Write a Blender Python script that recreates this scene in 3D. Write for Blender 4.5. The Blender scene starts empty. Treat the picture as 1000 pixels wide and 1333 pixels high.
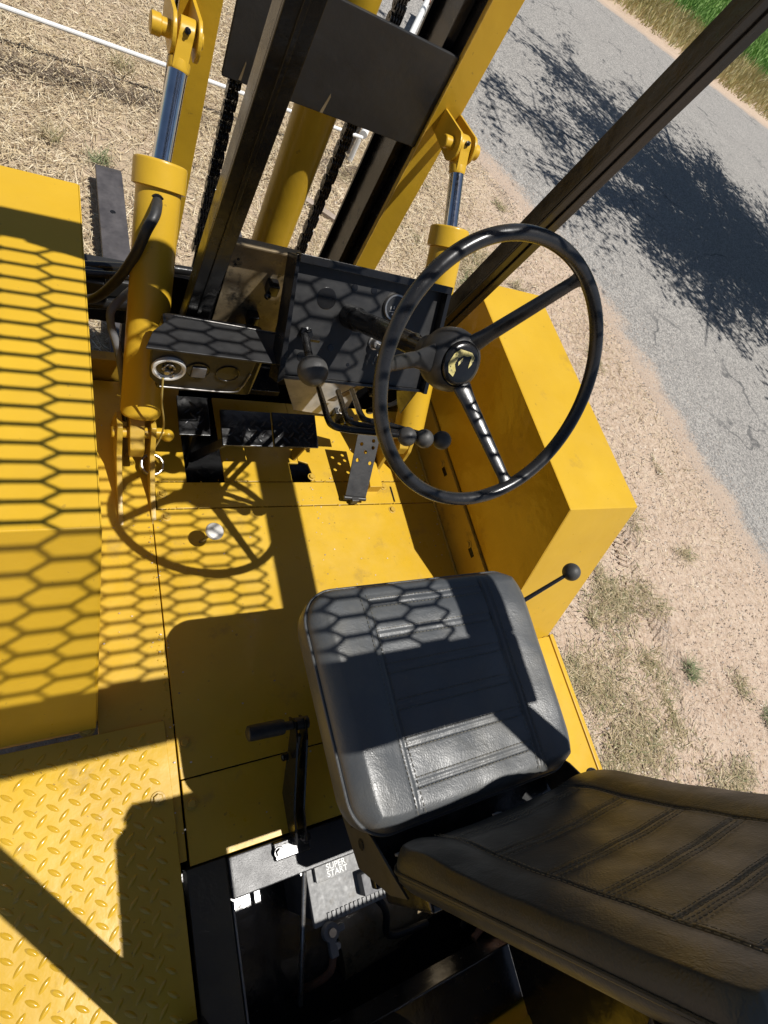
import bpy, bmesh, math, random
import numpy as np
from mathutils import Vector, Matrix
random.seed(7); rng = np.random.default_rng(7)
S = bpy.context.scene
COL = S.collection

# ------------------------------------------------------------------ camera
cam_d = bpy.data.cameras.new('camera'); cam = bpy.data.objects.new('camera', cam_d); COL.objects.link(cam)
cam_d.sensor_fit = 'VERTICAL'; cam_d.sensor_height = 24.0; cam_d.lens = 715.0 / 1333.0 * 24.0
cam_d.clip_start = 0.02; cam_d.clip_end = 2000
RM = Matrix(((0.85898, 0.02862, -0.51121), (-0.24669, 0.89804, -0.36423), (0.44867, 0.43898, 0.77846)))
cam.matrix_world = Matrix.Translation((0, 0, 2.3)) @ RM.to_4x4()
S.camera = cam
# ------------------------------------------------------------------ sky and sun
SUN = Vector((0.29, -0.22, 1.0)).normalized()           # towards the sun
W = bpy.data.worlds.new('World'); S.world = W; W.use_nodes = True
wn = W.node_tree.nodes; wl = W.node_tree.links
sky = wn.new('ShaderNodeTexSky'); sky.sky_type = 'NISHITA'; sky.sun_disc = False
sky.sun_elevation = math.asin(SUN.z); sky.sun_rotation = math.atan2(SUN.x, SUN.y)
sky.dust_density = 0.6; sky.altitude = 300
wl.new(sky.outputs[0], wn['Background'].inputs[0]); wn['Background'].inputs[1].default_value = 0.05
sd = bpy.data.lights.new('sun', 'SUN'); sd.energy = 5.0; sd.angle = math.radians(0.45); sd.color = (1.0, 0.965, 0.91)
so = bpy.data.objects.new('sun', sd); COL.objects.link(so)
so.rotation_euler = SUN.to_track_quat('Z', 'Y').to_euler(); so.location = (3, -2, 12)
S.view_settings.view_transform = 'Standard'; S.view_settings.look = 'None'
S.view_settings.exposure = 0.15; S.view_settings.gamma = 1.0; S.view_settings.use_curve_mapping = False

# ------------------------------------------------------------------ helpers
def link(o, parent=None):
    COL.objects.link(o)
    if parent is not None: o.parent = parent
    return o
def finish(me, ang=35):
    if len(me.polygons):
        me.polygons.foreach_set('use_smooth', [True] * len(me.polygons))
        try: me.set_sharp_from_angle(angle=math.radians(ang))
        except Exception: pass
ROOT = {}
def base_of(parent):
    """world offset of the top-level thing above this parent"""
    p = parent
    while p is not None and p.parent is not None: p = p.parent
    return Vector(p.location) if p is not None else Vector((0, 0, 0))
def put(name, bm, mat, parent=None, ang=35, **tags):
    """link a bmesh given in world coordinates as one object"""
    me = bpy.data.meshes.new(name)
    if parent is not None: off = base_of(parent)
    else:
        xs = [v.co for v in bm.verts]
        off = Vector(((min(v.x for v in xs) + max(v.x for v in xs)) / 2, (min(v.y for v in xs) + max(v.y for v in xs)) / 2, min(v.z for v in xs)))
    bmesh.ops.translate(bm, verts=bm.verts, vec=-off)
    bm.normal_update(); bm.to_mesh(me); bm.free(); finish(me, ang)
    if isinstance(mat, (list, tuple)):
        for m in mat: me.materials.append(m)
    else: me.materials.append(mat)
    o = bpy.data.objects.new(name, me); link(o, parent)
    if parent is None: o.location = off
    if len(me.polygons) < 6000:
        w_ = o.modifiers.new('normals', 'WEIGHTED_NORMAL'); w_.keep_sharp = True; w_.weight = 100
    for k, v in tags.items(): o[k] = v
    return o
def thing(name, label, cat, loc, group=None):
    o = bpy.data.objects.new(name, None); o.location = loc; o.empty_display_size = 0.1; link(o)
    o['label'] = label; o['category'] = cat
    if group: o['group'] = group
    return o
def B(): return bmesh.new()
def bevel(bm, geom_verts, w, seg=2):
    if w <= 0: return
    vs = set(geom_verts); es = [e for e in bm.edges if e.verts[0] in vs and e.verts[1] in vs]
    bmesh.ops.bevel(bm, geom=es, offset=w, segments=seg, affect='EDGES', profile=0.5, clamp_overlap=True)
def box(bm, x0, x1, y0, y1, z0, z1, bv=0.002, M=None, seg=2):
    vs = [bm.verts.new(Vector((x, y, z)) if M is None else M @ Vector((x, y, z))) for x in (x0, x1) for y in (y0, y1) for z in (z0, z1)]
    for f in ((0, 1, 3, 2), (4, 6, 7, 5), (0, 4, 5, 1), (2, 3, 7, 6), (0, 2, 6, 4), (1, 5, 7, 3)):
        bm.faces.new([vs[i] for i in f])
    bevel(bm, vs, bv, seg); return bm
def prism(bm, poly, d, bv=0.0015, seg=2):
    """polygon of 3D points extruded along vector d"""
    d = Vector(d); a = [bm.verts.new(Vector(p)) for p in poly]; b = [bm.verts.new(Vector(p) + d) for p in poly]
    n = len(poly); bm.faces.new(a[::-1]); bm.faces.new(b)
    for i in range(n): bm.faces.new([a[i], a[(i + 1) % n], b[(i + 1) % n], b[i]])
    bmesh.ops.recalc_face_normals(bm, faces=bm.faces)
    bevel(bm, a + b, bv, seg); return bm
def frame_of(d):
    d = Vector(d).normalized(); u = d.cross(Vector((0, 0, 1)))
    if u.length < 1e-3: u = d.cross(Vector((1, 0, 0)))
    u.normalize(); return u, d.cross(u).normalized(), d
def lathe(bm, p0, d, prof, n=32, cap=True):
    """prof: list of (distance along axis, radius)"""
    u, v, d = frame_of(d); p0 = Vector(p0); rings = []
    for t, r in prof:
        rings.append([bm.verts.new(p0 + d * t + (u * math.cos(2 * math.pi * i / n) + v * math.sin(2 * math.pi * i / n)) * max(r, 1e-5)) for i in range(n)])
    for a, b in zip(rings, rings[1:]):
        for i in range(n): bm.faces.new([a[i], a[(i + 1) % n], b[(i + 1) % n], b[i]])
    if cap: bm.faces.new(rings[0][::-1]); bm.faces.new(rings[-1])
    bmesh.ops.recalc_face_normals(bm, faces=bm.faces)
    return bm
def cyl(bm, a, b, r, n=24, bv=0.001, r2=None):
    a = Vector(a); b = Vector(b); L = (b - a).length; r2 = r if r2 is None else r2
    return lathe(bm, a, b - a, [(0, r - bv), (bv, r), (L - bv, r2), (L, r2 - bv)], n)
def smooth_path(pts, k=8):
    P = [Vector(p) for p in pts]; P = [P[0] * 2 - P[1]] + P + [P[-1] * 2 - P[-2]]; out = []
    for i in range(1, len(P) - 2):
        a, b, c, d = P[i - 1:i + 3]
        for j in range(k):
            t = j / k
            out.append(0.5 * ((2 * b) + (c - a) * t + (2 * a - 5 * b + 4 * c - d) * t * t + (3 * b - a - 3 * c + d) * t ** 3))
    out.append(P[-2]); return out
def tube(bm, pts, r, n=12, closed=False, rf=None):
    pts = [Vector(p) for p in pts]; m = len(pts); rings = []
    up = None
    for i, p in enumerate(pts):
        if closed: t = pts[(i + 1) % m] - pts[i - 1]
        else: t = pts[min(i + 1, m - 1)] - pts[max(i - 1, 0)]
        t.normalize()
        if up is None: u, v, _ = frame_of(t)
        else:
            u = up - t * up.dot(t)
            u.normalize(); v = t.cross(u)
        up = u
        rr = r if rf is None else rf(i / max(1, m - 1))
        rings.append([bm.verts.new(p + (u * math.cos(2 * math.pi * k / n) + v * math.sin(2 * math.pi * k / n)) * rr) for k in range(n)])
    seq = list(zip(rings, rings[1:])) + ([(rings[-1], rings[0])] if closed else [])
    for idx, (a, b) in enumerate(seq):
        for k in range(n): bm.faces.new([a[k], a[(k + 1) % n], b[(k + 1) % n], b[k]])
    if not closed: bm.faces.new(rings[0][::-1]); bm.faces.new(rings[-1])
    bmesh.ops.recalc_face_normals(bm, faces=bm.faces)
    return bm
def ball(bm, c, r, n=24, sq=(1, 1, 1)):
    M = Matrix.Translation(Vector(c)) @ Matrix.Diagonal((sq[0], sq[1], sq[2], 1))
    bmesh.ops.create_uvsphere(bm, u_segments=n, v_segments=n * 2 // 3, radius=r, matrix=M); return bm
def bolt_bm(c, d, r=0.009, h=0.007):
    bm = B(); d = Vector(d).normalized(); c = Vector(c)
    lathe(bm, c, d, [(0, r * 1.45), (0.002, r * 1.45), (0.0025, r * 1.3)], 18)
    lathe(bm, c + d * 0.0022, d, [(0, r), (h * .8, r), (h, r * .85)], 6); return bm
def quads(name, V, mat, parent=None, **tags):
    """V: N x 4 x 3 array of quads"""
    V = np.asarray(V, dtype=np.float32); n = len(V)
    off = Vector((0, 0, 0)) if parent is None else base_of(parent)
    V = V - np.array(off, dtype=np.float32)
    me = bpy.data.meshes.new(name); me.vertices.add(n * 4); me.vertices.foreach_set('co', V.reshape(-1))
    me.loops.add(n * 4); me.loops.foreach_set('vertex_index', np.arange(n * 4, dtype=np.int32))
    me.polygons.add(n); me.polygons.foreach_set('loop_start', np.arange(0, n * 4, 4, dtype=np.int32))
    me.update(calc_edges=True); me.materials.append(mat)
    o = bpy.data.objects.new(name, me); link(o, parent)
    for k, v in tags.items(): o[k] = v
    return o

# ------------------------------------------------------------------ materials
def ramp(nt, src, stops):
    r = nt.nodes.new('ShaderNodeValToRGB'); e = r.color_ramp.elements
    while len(e) < len(stops): e.new(0.5)
    for k, (p, c) in zip(e, stops): k.position = p; k.color = (*c, 1) if len(c) == 3 else c
    nt.links.new(src, r.inputs[0]); return r.outputs[0]
def noise(nt, vec, scale, detail=4, rough=0.55, dist=0.0):
    n = nt.nodes.new('ShaderNodeTexNoise'); n.inputs['Scale'].default_value = scale; n.inputs['Detail'].default_value = detail
    n.inputs['Roughness'].default_value = rough; n.inputs['Distortion'].default_value = dist
    nt.links.new(vec, n.inputs['Vector']); return n.outputs[0]
def mixc(nt, fac, a, b, mode='MIX'):
    m = nt.nodes.new('ShaderNodeMix'); m.data_type = 'RGBA'; m.blend_type = mode
    for s, v in ((m.inputs[0], fac), (m.inputs[6], a), (m.inputs[7], b)):
        if hasattr(v, 'links'): nt.links.new(v, s)
        else: s.default_value = v if not isinstance(v, tuple) else ((*v, 1) if len(v) == 3 else v)
    return m.outputs[2]
def mth(nt, op, a, b=0.0, clamp=False):
    m = nt.nodes.new('ShaderNodeMath'); m.operation = op; m.use_clamp = clamp
    for s, v in ((m.inputs[0], a), (m.inputs[1], b)):
        if hasattr(v, 'links'): nt.links.new(v, s)
        else: s.default_value = v
    return m.outputs[0]
def bumpn(nt, h, strength, dist, prev=None):
    b = nt.nodes.new('ShaderNodeBump'); b.inputs['Strength'].default_value = strength; b.inputs['Distance'].default_value = dist
    nt.links.new(h, b.inputs['Height'])
    if prev is not None: nt.links.new(prev, b.inputs['Normal'])
    return b.outputs[0]
def newmat(name):
    m = bpy.data.materials.new(name); m.use_nodes = True; nt = m.node_tree
    return m, nt, nt.nodes['Principled BSDF'], nt.nodes.new('ShaderNodeTexCoord').outputs['Object']
def paint(name, c1, c2, r0=0.3, r1=0.5, sc=4.0, bump=0.0006, bsc=45, metal=0.0, dirt=None, dirt_at=(0.6, 0.75), coat=0.0, sparkle=0, wear=0.0, spec=.5):
    m, nt, p, vec = newmat(name)
    n1 = noise(nt, vec, sc, 5); c = ramp(nt, n1, [(0.35, c1), (0.7, c2)])
    rr = noise(nt, vec, sc * 5, 4); mr = nt.nodes.new('ShaderNodeMapRange')
    nt.links.new(rr, mr.inputs[0]); mr.inputs[1].default_value = .3; mr.inputs[2].default_value = .7
    mr.inputs[3].default_value = r0; mr.inputs[4].default_value = r1; rough = mr.outputs[0]
    if dirt:
        dn = noise(nt, vec, sc * 2.3, 8, 0.7); f = ramp(nt, dn, [(dirt_at[0], (0, 0, 0)), (dirt_at[1], (1, 1, 1))])
        c = mixc(nt, f, c, dirt); rough = mth(nt, 'MAXIMUM', rough, mth(nt, 'MULTIPLY', f, 0.6))
    hb = None
    if wear:
        mp = nt.nodes.new('ShaderNodeMapping'); mp.inputs['Scale'].default_value = (1, .06, 1); mp.inputs['Rotation'].default_value = (0, 0, .5); nt.links.new(vec, mp.inputs[0])
        sc1 = ramp(nt, noise(nt, mp.outputs[0], 150, 4, .7), [(.66, (0, 0, 0)), (.70, (1, 1, 1))])
        mp2 = nt.nodes.new('ShaderNodeMapping'); mp2.inputs['Scale'].default_value = (.08, 1, 1); mp2.inputs['Rotation'].default_value = (0, 0, -.3); nt.links.new(vec, mp2.inputs[0])
        sc2 = ramp(nt, noise(nt, mp2.outputs[0], 120, 4, .7), [(.67, (0, 0, 0)), (.72, (1, 1, 1))])
        gate = ramp(nt, noise(nt, vec, 2.6, 4), [(.45, (0, 0, 0)), (.6, (1, 1, 1))])
        scr = mth(nt, 'MULTIPLY', mth(nt, 'MAXIMUM', sc1, sc2), gate)
        c = mixc(nt, mth(nt, 'MULTIPLY', scr, .45 * wear), c, (.30, .19, .06))
        chip = ramp(nt, noise(nt, vec, 75, 2, .4), [(.735, (0, 0, 0)), (.75, (1, 1, 1))])
        c = mixc(nt, mth(nt, 'MULTIPLY', chip, .85 * min(1, wear)), c, (.10, .06, .03))
        dust = ramp(nt, noise(nt, vec, 4.2, 7, .75), [(.42, (0, 0, 0)), (.72, (1, 1, 1))])
        c = mixc(nt, mth(nt, 'MULTIPLY', dust, .32 * wear), c, (.40, .27, .07)); rough = mth(nt, 'ADD', rough, mth(nt, 'MULTIPLY', dust, .14 * wear))
    nt.links.new(c, p.inputs['Base Color']); nt.links.new(rough, p.inputs['Roughness']); p.inputs['Metallic'].default_value = metal
    p.inputs['Specular IOR Level'].default_value = spec
    b = bumpn(nt, noise(nt, vec, bsc, 3), 1.0, bump); b = bumpn(nt, noise(nt, vec, 9, 2), 1.0, bump * 3, b)
    if wear: b = bumpn(nt, noise(nt, vec, 2.4, 2), 1.0, .010, b)
    if sparkle: b = bumpn(nt, noise(nt, vec, 420, 2), 1.0, sparkle, b)
    nt.links.new(b, p.inputs['Normal'])
    if coat: p.inputs['Coat Weight'].default_value = coat; p.inputs['Coat Roughness'].default_value = .15
    return m
YEL = paint('yellow_paint', (0.54, 0.325, 0.020), (0.61, 0.38, 0.028), .27, .42, 3.5, .0005, 38, dirt=(.34, .21, .045), dirt_at=(.62, .82), coat=.06, wear=.35, spec=.32)
YELT = paint('worn_glossy_yellow', (0.50, 0.30, 0.02), (0.58, 0.36, 0.03), .14, .26, 9, .0003, 60, dirt=(.34, .24, .09), dirt_at=(.56, .8), spec=.6)
YELG = paint('glossy_brushed_yellow', (0.52, 0.30, 0.014), (0.60, 0.36, 0.020), .12, .26, 4, .0016, 42, dirt=(.3, .17, .03), dirt_at=(.6, .85), spec=.5)
YELF = paint('yellow_floor_paint', (0.51, 0.31, 0.020), (0.59, 0.37, 0.028), .24, .42, 4.5, .0007, 34, dirt=(.26, .17, .05), dirt_at=(.58, .80), coat=.05, wear=.6, spec=.34)
YELD = paint('yellow_paint_grimy', (0.42, 0.26, 0.028), (0.52, 0.335, 0.04), .34, .55, 6, .001, 50, dirt=(.12, .07, .025), dirt_at=(.56, .76), coat=.05)
BLK = paint('black_paint', (0.008, 0.008, 0.009), (0.013, 0.0125, 0.012), .15, .30, 5, .0006, 50, dirt=(.035, .026, .015), dirt_at=(.66, .9))
BLKM = paint('black_satin_paint', (0.016, 0.016, 0.017), (0.024, 0.0235, 0.023), .38, .55, 8, .0004, 70, dirt=(.06, .055, .05), dirt_at=(.66, .9))
BLKS = paint('black_speckled_paint', (0.012, 0.012, 0.014), (0.02, 0.02, 0.022), .34, .42, 5, .00012, 60, sparkle=.00042)
BRONZE = paint('overspray_and_reflection_brown', (0.14, 0.105, 0.06), (0.30, 0.235, 0.145), .22, .4, 9, .0008, 55, dirt=(.012, .011, .01), dirt_at=(.55, .66))  # overspray brown, base raised to stand in for reflections on the cowl
RUB = paint('black_rubber', (0.016, 0.016, 0.017), (0.03, 0.03, 0.03), .45, .65, 20, .0004, 120)
KNOB = paint('worn_knob_plastic', (0.035, 0.034, 0.033), (0.07, 0.068, 0.064), .45, .65, 30, .0003, 160, dirt=(.14, .13, .12), dirt_at=(.6, .85))
RIM = paint('rim_plastic', (0.014, 0.014, 0.015), (0.02, 0.02, 0.021), .2, .34, 14, .0003, 60)
STEEL = paint('worn_steel', (0.10, 0.095, 0.09), (0.22, 0.21, 0.2), .3, .5, 20, .0005, 90, metal=.6, dirt=(.12, .07, .03), dirt_at=(.6, .8))
FORK = paint('fork_steel', (0.055, 0.05, 0.052), (0.11, 0.10, 0.10), .45, .65, 12, .0005, 60, metal=.2, dirt=(.16, .12, .08), dirt_at=(.62, .8))
FRAMEM = paint('oversprayed_black', (0.028, 0.022, 0.012), (0.055, 0.042, 0.02), .32, .5, 8, .0007, 55, dirt=(.10, .065, .02), dirt_at=(.6, .8))
CHROME = paint('chrome_rod', (0.55, 0.57, 0.6), (0.7, 0.71, 0.73), .07, .16, 30, .0001, 60, metal=1.0)
ZINC = paint('zinc_bolt', (0.35, 0.33, 0.3), (0.5, 0.48, 0.45), .25, .4, 40, .0003, 90, metal=.9)
SILVER = paint('bare_toe_plate', (0.42, 0.41, 0.38), (0.60, 0.58, 0.54), .4, .6, 30, .0006, 120, metal=.1, dirt=(.16, .14, .11), dirt_at=(.6, .8))
WHITE = paint('white_paint', (0.72, 0.72, 0.70), (0.8, 0.8, 0.78), .35, .55, 10, .0005, 60)
WIRE = paint('yellow_wire', (0.42, 0.33, 0.10), (0.5, 0.4, 0.14), .4, .5, 30, .0002, 80)
WOOD = paint('weathered_wood', (0.28, 0.22, 0.17), (0.4, 0.33, 0.27), .7, .85, 12, .001, 60)
BARK = paint('bark', (0.08, 0.06, 0.045), (0.14, 0.11, 0.08), .8, .95, 12, .01, 20)
BATT = paint('battery_grey_plastic', (0.16, 0.16, 0.16), (0.24, 0.24, 0.235), .45, .65, 20, .0004, 90, dirt=(.10, .085, .06), dirt_at=(.55, .8))
GREY = paint('dusty_grey_plastic', (0.10, 0.10, 0.105), (0.16, 0.16, 0.165), .5, .7, 20, .0004, 90)
RUST = paint('rusty_metal', (0.16, 0.07, 0.035), (0.08, 0.04, 0.025), .6, .85, 20, .0008, 70)
PALE = paint('pale_print', (0.6, 0.6, 0.58), (0.68, 0.68, 0.66), .5, .6, 20, .0002, 60)
LENS = paint('gauge_face', (0.02, 0.02, 0.02), (0.03, 0.03, 0.03), .2, .3, 20, .0002, 60)

def leather(name, dust, dustamt, base0, base1, spec=.62, dm=.75):
    m, nt, p, vec = newmat(name)
    n1 = noise(nt, vec, 5, 6, .65); c = ramp(nt, n1, [(0.3, base0), (0.7, base1)])
    f = ramp(nt, noise(nt, vec, 6.5, 7, .7, .6), [(dustamt, (0, 0, 0)), (dustamt + .28, (1, 1, 1))])
    c = mixc(nt, mth(nt, 'MULTIPLY', f, dm), c, dust); nt.links.new(c, p.inputs['Base Color'])
    rr = ramp(nt, noise(nt, vec, 18, 5), [(.3, (.33,) * 3), (.7, (.50,) * 3)]); nt.links.new(rr, p.inputs['Roughness'])
    v = nt.nodes.new('ShaderNodeTexVoronoi'); v.feature = 'DISTANCE_TO_EDGE'; v.inputs['Scale'].default_value = 230; nt.links.new(vec, v.inputs['Vector'])
    b = bumpn(nt, v.outputs['Distance'], .5, .0006)
    w = noise(nt, vec, 38, 4, .6, .8); b = bumpn(nt, w, .6, .0014, b)
    nt.links.new(b, p.inputs['Normal']); p.inputs['Specular IOR Level'].default_value = spec
    return m
LEA = leather('grey_black_vinyl', (.105, .10, .085), .46, (.052, .057, .062), (.078, .082, .085))
LEAB = leather('dusty_black_vinyl', (.040, .042, .036), .53, (.007, .011, .016), (.013, .018, .023), .42, .45)
THREAD = paint('pale_thread', (.10, .09, .065), (.17, .15, .11), .7, .8, 60, .0002, 60)

def straw_mat(name, cols, transl=0.0):
    m, nt, p, vec = newmat(name); g = nt.nodes.new('ShaderNodeNewGeometry')
    c = ramp(nt, g.outputs['Random Per Island'], [(i / (len(cols) - 1), c) for i, c in enumerate(cols)])
    nt.links.new(c, p.inputs['Base Color']); p.inputs['Roughness'].default_value = .6; p.inputs['Specular IOR Level'].default_value = .3
    return m
STRAW = straw_mat('dry_straw', [(.16, .10, .055), (.42, .32, .18), (.60, .49, .31), (.74, .64, .46), (.30, .21, .12)])
DARKTWIG = straw_mat('dark_litter', [(.05, .035, .025), (.10, .07, .05), (.2, .15, .1)])
WEED = straw_mat('weed_blades', [(.12, .15, .06), (.24, .22, .10), (.34, .27, .14), (.2, .16, .09), (.50, .40, .24), (.40, .30, .17), (.68, .58, .40)])
GREENB = straw_mat('green_blades', [(.13, .24, .05), (.19, .33, .07), (.27, .38, .12)])
TUFTG = straw_mat('tuft_blades', [(.10, .15, .06), (.16, .20, .09), (.26, .27, .14), (.4, .36, .2)])
VERGE = straw_mat('verge_grass', [(.50, .42, .18), (.60, .50, .26), (.36, .34, .12), (.70, .60, .36), (.24, .26, .08)])
LEAF = straw_mat('tree_leaf', [(.04, .08, .02), (.07, .12, .03), (.10, .14, .04)])
HEDGE = straw_mat('grey_green_leaf', [(.05, .08, .04), (.09, .12, .07), (.14, .16, .11)])

def ground_mat():
    m, nt, p, vec = newmat('dirt'); a = nt.nodes.new('ShaderNodeAttribute'); a.attribute_name = 'straw'
    big = noise(nt, vec, 1.3, 6, .6); c = ramp(nt, big, [(.3, (.38, .265, .185)), (.55, (.47, .345, .25)), (.75, (.54, .42, .32))])
    n2 = noise(nt, vec, 30, 6, .7); c = mixc(nt, ramp(nt, n2, [(.40, (0, 0, 0)), (.7, (1, 1, 1))]), c, (.62, .50, .39))
    v = nt.nodes.new('ShaderNodeTexVoronoi'); v.inputs['Scale'].default_value = 75; nt.links.new(vec, v.inputs['Vector'])
    peb = ramp(nt, v.outputs['Distance'], [(.14, (1, 1, 1)), (.26, (0, 0, 0))])
    sepc = ramp(nt, v.outputs['Color'], [(.2, (.17, .12, .09)), (.6, (.46, .38, .30)), (.9, (.78, .72, .64))])
    c = mixc(nt, mth(nt, 'MULTIPLY', peb, .85), c, sepc)
    # chopped dead grass between the blades
    s1 = noise(nt, vec, 90, 5, .75, 2.0); st = ramp(nt, s1, [(.3, (.24, .17, .10)), (.5, (.44, .34, .22)), (.7, (.62, .52, .37))])
    fac = mth(nt, 'MULTIPLY', a.outputs['Fac'], ramp(nt, noise(nt, vec, 5, 5, .7), [(.3, (.35,) * 3), (.6, (1, 1, 1))]))
    c = mixc(nt, fac, c, st); nt.links.new(c, p.inputs['Base Color']); p.inputs['Roughness'].default_value = .9
    # tyre track: chevron tread pressed in the dirt
    sx = nt.nodes.new('ShaderNodeSeparateXYZ'); nt.links.new(vec, sx.inputs[0]); X_, Y_ = sx.outputs[0], sx.outputs[1]
    wob = mth(nt, 'MULTIPLY', mth(nt, 'SUBTRACT', noise(nt, vec, 3, 3), .5), .05)
    xc = mth(nt, 'ADD', mth(nt, 'ADD', 3.34, mth(nt, 'MULTIPLY', Y_, .10)), wob)
    dx = mth(nt, 'ABSOLUTE', mth(nt, 'SUBTRACT', X_, xc)); ph = mth(nt, 'SINE', mth(nt, 'MULTIPLY', mth(nt, 'ADD', mth(nt, 'PINGPONG', dx, .045), Y_), 118.0))
    msk = mth(nt, 'MULTIPLY', mth(nt, 'LESS_THAN', dx, .115), ramp(nt, noise(nt, vec, 2.2, 4), [(.42, (0, 0, 0)), (.56, (1, 1, 1))]))
    trk = mth(nt, 'MULTIPLY', mth(nt, 'MULTIPLY', ph, msk), 1.0)
    b = bumpn(nt, trk, 1, .012); b = bumpn(nt, noise(nt, vec, 12, 6, .65), 1, .03, b); b = bumpn(nt, noise(nt, vec, 80, 5, .7), 1, .006, b)
    b = bumpn(nt, peb, .8, .004, b); nt.links.new(b, p.inputs['Normal']); return m
def road_mat():
    m, nt, p, vec = newmat('asphalt'); a = nt.nodes.new('ShaderNodeAttribute'); a.attribute_name = 'edge'
    big = noise(nt, vec, .8, 6, .6); c = ramp(nt, big, [(.3, (.235, .222, .205)), (.7, (.32, .305, .282))])
    v = nt.nodes.new('ShaderNodeTexVoronoi'); v.inputs['Scale'].default_value = 85; nt.links.new(vec, v.inputs['Vector'])
    c2 = ramp(nt, v.outputs['Color'], [(.1, (.06, .06, .06)), (.45, (.27, .255, .235)), (.8, (.48, .45, .41))])
    c = mixc(nt, .65, c, c2)
    s = noise(nt, vec, 45, 6, .75); c = mixc(nt, ramp(nt, s, [(.55, (0, 0, 0)), (.68, (.8, .8, .8))]), c, (.07, .07, .072))
    tar = ramp(nt, noise(nt, vec, 1.1, 7, .7, 3.5), [(.492, (0, 0, 0)), (.499, (.5,) * 3), (.503, (.5,) * 3), (.51, (0, 0, 0))])
    c = mixc(nt, tar, c, (.09, .09, .09))
    vc = nt.nodes.new('ShaderNodeTexVoronoi'); vc.feature = 'DISTANCE_TO_EDGE'; vc.inputs['Scale'].default_value = .55
    dm_ = nt.nodes.new('ShaderNodeMapping'); nt.links.new(vec, dm_.inputs[0]); va = nt.nodes.new('ShaderNodeVectorMath'); va.operation = 'ADD'
    nz = nt.nodes.new('ShaderNodeTexNoise'); nz.inputs['Scale'].default_value = 1.6; nz.inputs['Detail'].default_value = 5; nt.links.new(vec, nz.inputs['Vector'])
    nt.links.new(dm_.outputs[0], va.inputs[0]); nt.links.new(nz.outputs['Color'], va.inputs[1]); nt.links.new(va.outputs[0], vc.inputs['Vector'])
    crk = ramp(nt, vc.outputs['Distance'], [(.004, (1, 1, 1)), (.012, (0, 0, 0))])
    c = mixc(nt, mth(nt, 'MULTIPLY', crk, ramp(nt, noise(nt, vec, .9, 3), [(.45, (0, 0, 0)), (.6, (.8, .8, .8))])), c, (.07, .07, .07))
    # sand carried over the edge
    en = mth(nt, 'ADD', a.outputs['Fac'], mth(nt, 'MULTIPLY', mth(nt, 'SUBTRACT', noise(nt, vec, 2.2, 7, .7), .5), 1.3))
    en = mth(nt, 'ADD', en, mth(nt, 'MULTIPLY', mth(nt, 'SUBTRACT', noise(nt, vec, 40, 4, .7), .5), .9))
    f = ramp(nt, en, [(.30, (1, 1, 1)), (.62, (0, 0, 0))]); c = mixc(nt, mth(nt, 'MULTIPLY', f, .95), c, mixc(nt, noise(nt, vec, 60, 3), (.36, .26, .19), (.54, .43, .33)))
    nt.links.new(c, p.inputs['Base Color']); p.inputs['Roughness'].default_value = .88
    b = bumpn(nt, v.outputs['Distance'], .8, .005); b = bumpn(nt, noise(nt, vec, 30, 6, .7), 1, .01, b); nt.links.new(b, p.inputs['Normal']); return m
def field_mat():
    m, nt, p, vec = newmat('green_field')
    c = ramp(nt, noise(nt, vec, 3, 7, .75), [(.3, (.11, .22, .04)), (.55, (.17, .31, .06)), (.75, (.24, .36, .10))])
    nt.links.new(c, p.inputs['Base Color']); p.inputs['Roughness'].default_value = .9
    nt.links.new(bumpn(nt, noise(nt, vec, 8, 7, .8), 1, .12), p.inputs['Normal']); return m

# ------------------------------------------------------------------ ground, road, field
NEAR = np.array([(9, -14), (6.6, -6), (5.5, -2.5), (4.95, 0), (4.75, .8), (4.62, 1.6), (4.55, 2.4), (4.47, 3.1), (4.22, 3.9), (3.85, 4.6), (3.45, 5.3), (2.7, 6.0), (1.4, 6.8), (-1.5, 7.8), (-7, 9.4), (-25, 14)], float)
FAR = np.array([(70, -16), (60, 1), (45, 6.2), (30, 9.2), (22, 10.9), (16.6, 12.0), (14.2, 12.45), (12.4, 12.8), (10.5, 13.2), (9, 13.5), (7, 13.9), (4, 14.5), (0, 15.2), (-5, 16.2), (-12, 17.6), (-30, 21)], float)
def resample(P, k):
    d = np.r_[0, np.cumsum(np.linalg.norm(np.diff(P, axis=0), axis=1))]; 
    i = np.linspace(0, len(P) - 1, (len(P) - 1) * k + 1); j = np.arange(len(P))
    return np.c_[np.interp(i, j, P[:, 0]), np.interp(i, j, P[:, 1])]
Nf = resample(NEAR, 8); Ff = resample(FAR, 8)
def seg_dist(X, Y, P):
    best = np.full(X.shape, 1e9)
    for a, b in zip(P, P[1:]):
        d = b - a; t = np.clip(((X - a[0]) * d[0] + (Y - a[1]) * d[1]) / (d @ d), 0, 1)
        best = np.minimum(best, np.hypot(X - a[0] - t * d[0], Y - a[1] - t * d[1]))
    return best
def grid_obj(name, X, Y, Z, mat, attr=None, **tags):
    n, m_ = X.shape; co = np.stack([X, Y, Z], -1).reshape(-1, 3)
    idx = np.arange(n * m_).reshape(n, m_); f = np.stack([idx[:-1, :-1], idx[1:, :-1], idx[1:, 1:], idx[:-1, 1:]], -1).reshape(-1, 4)
    me = bpy.data.meshes.new(name); me.from_pydata(co.tolist(), [], f.tolist()); me.materials.append(mat)
    finish(me, 180)
    if attr:
        at = me.attributes.new(attr[0], 'FLOAT', 'POINT'); at.data.foreach_set('value', attr[1].reshape(-1).astype(np.float32))
    o = bpy.data.objects.new(name, me); link(o)
    for k, v in tags.items(): o[k] = v
    return o
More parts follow.
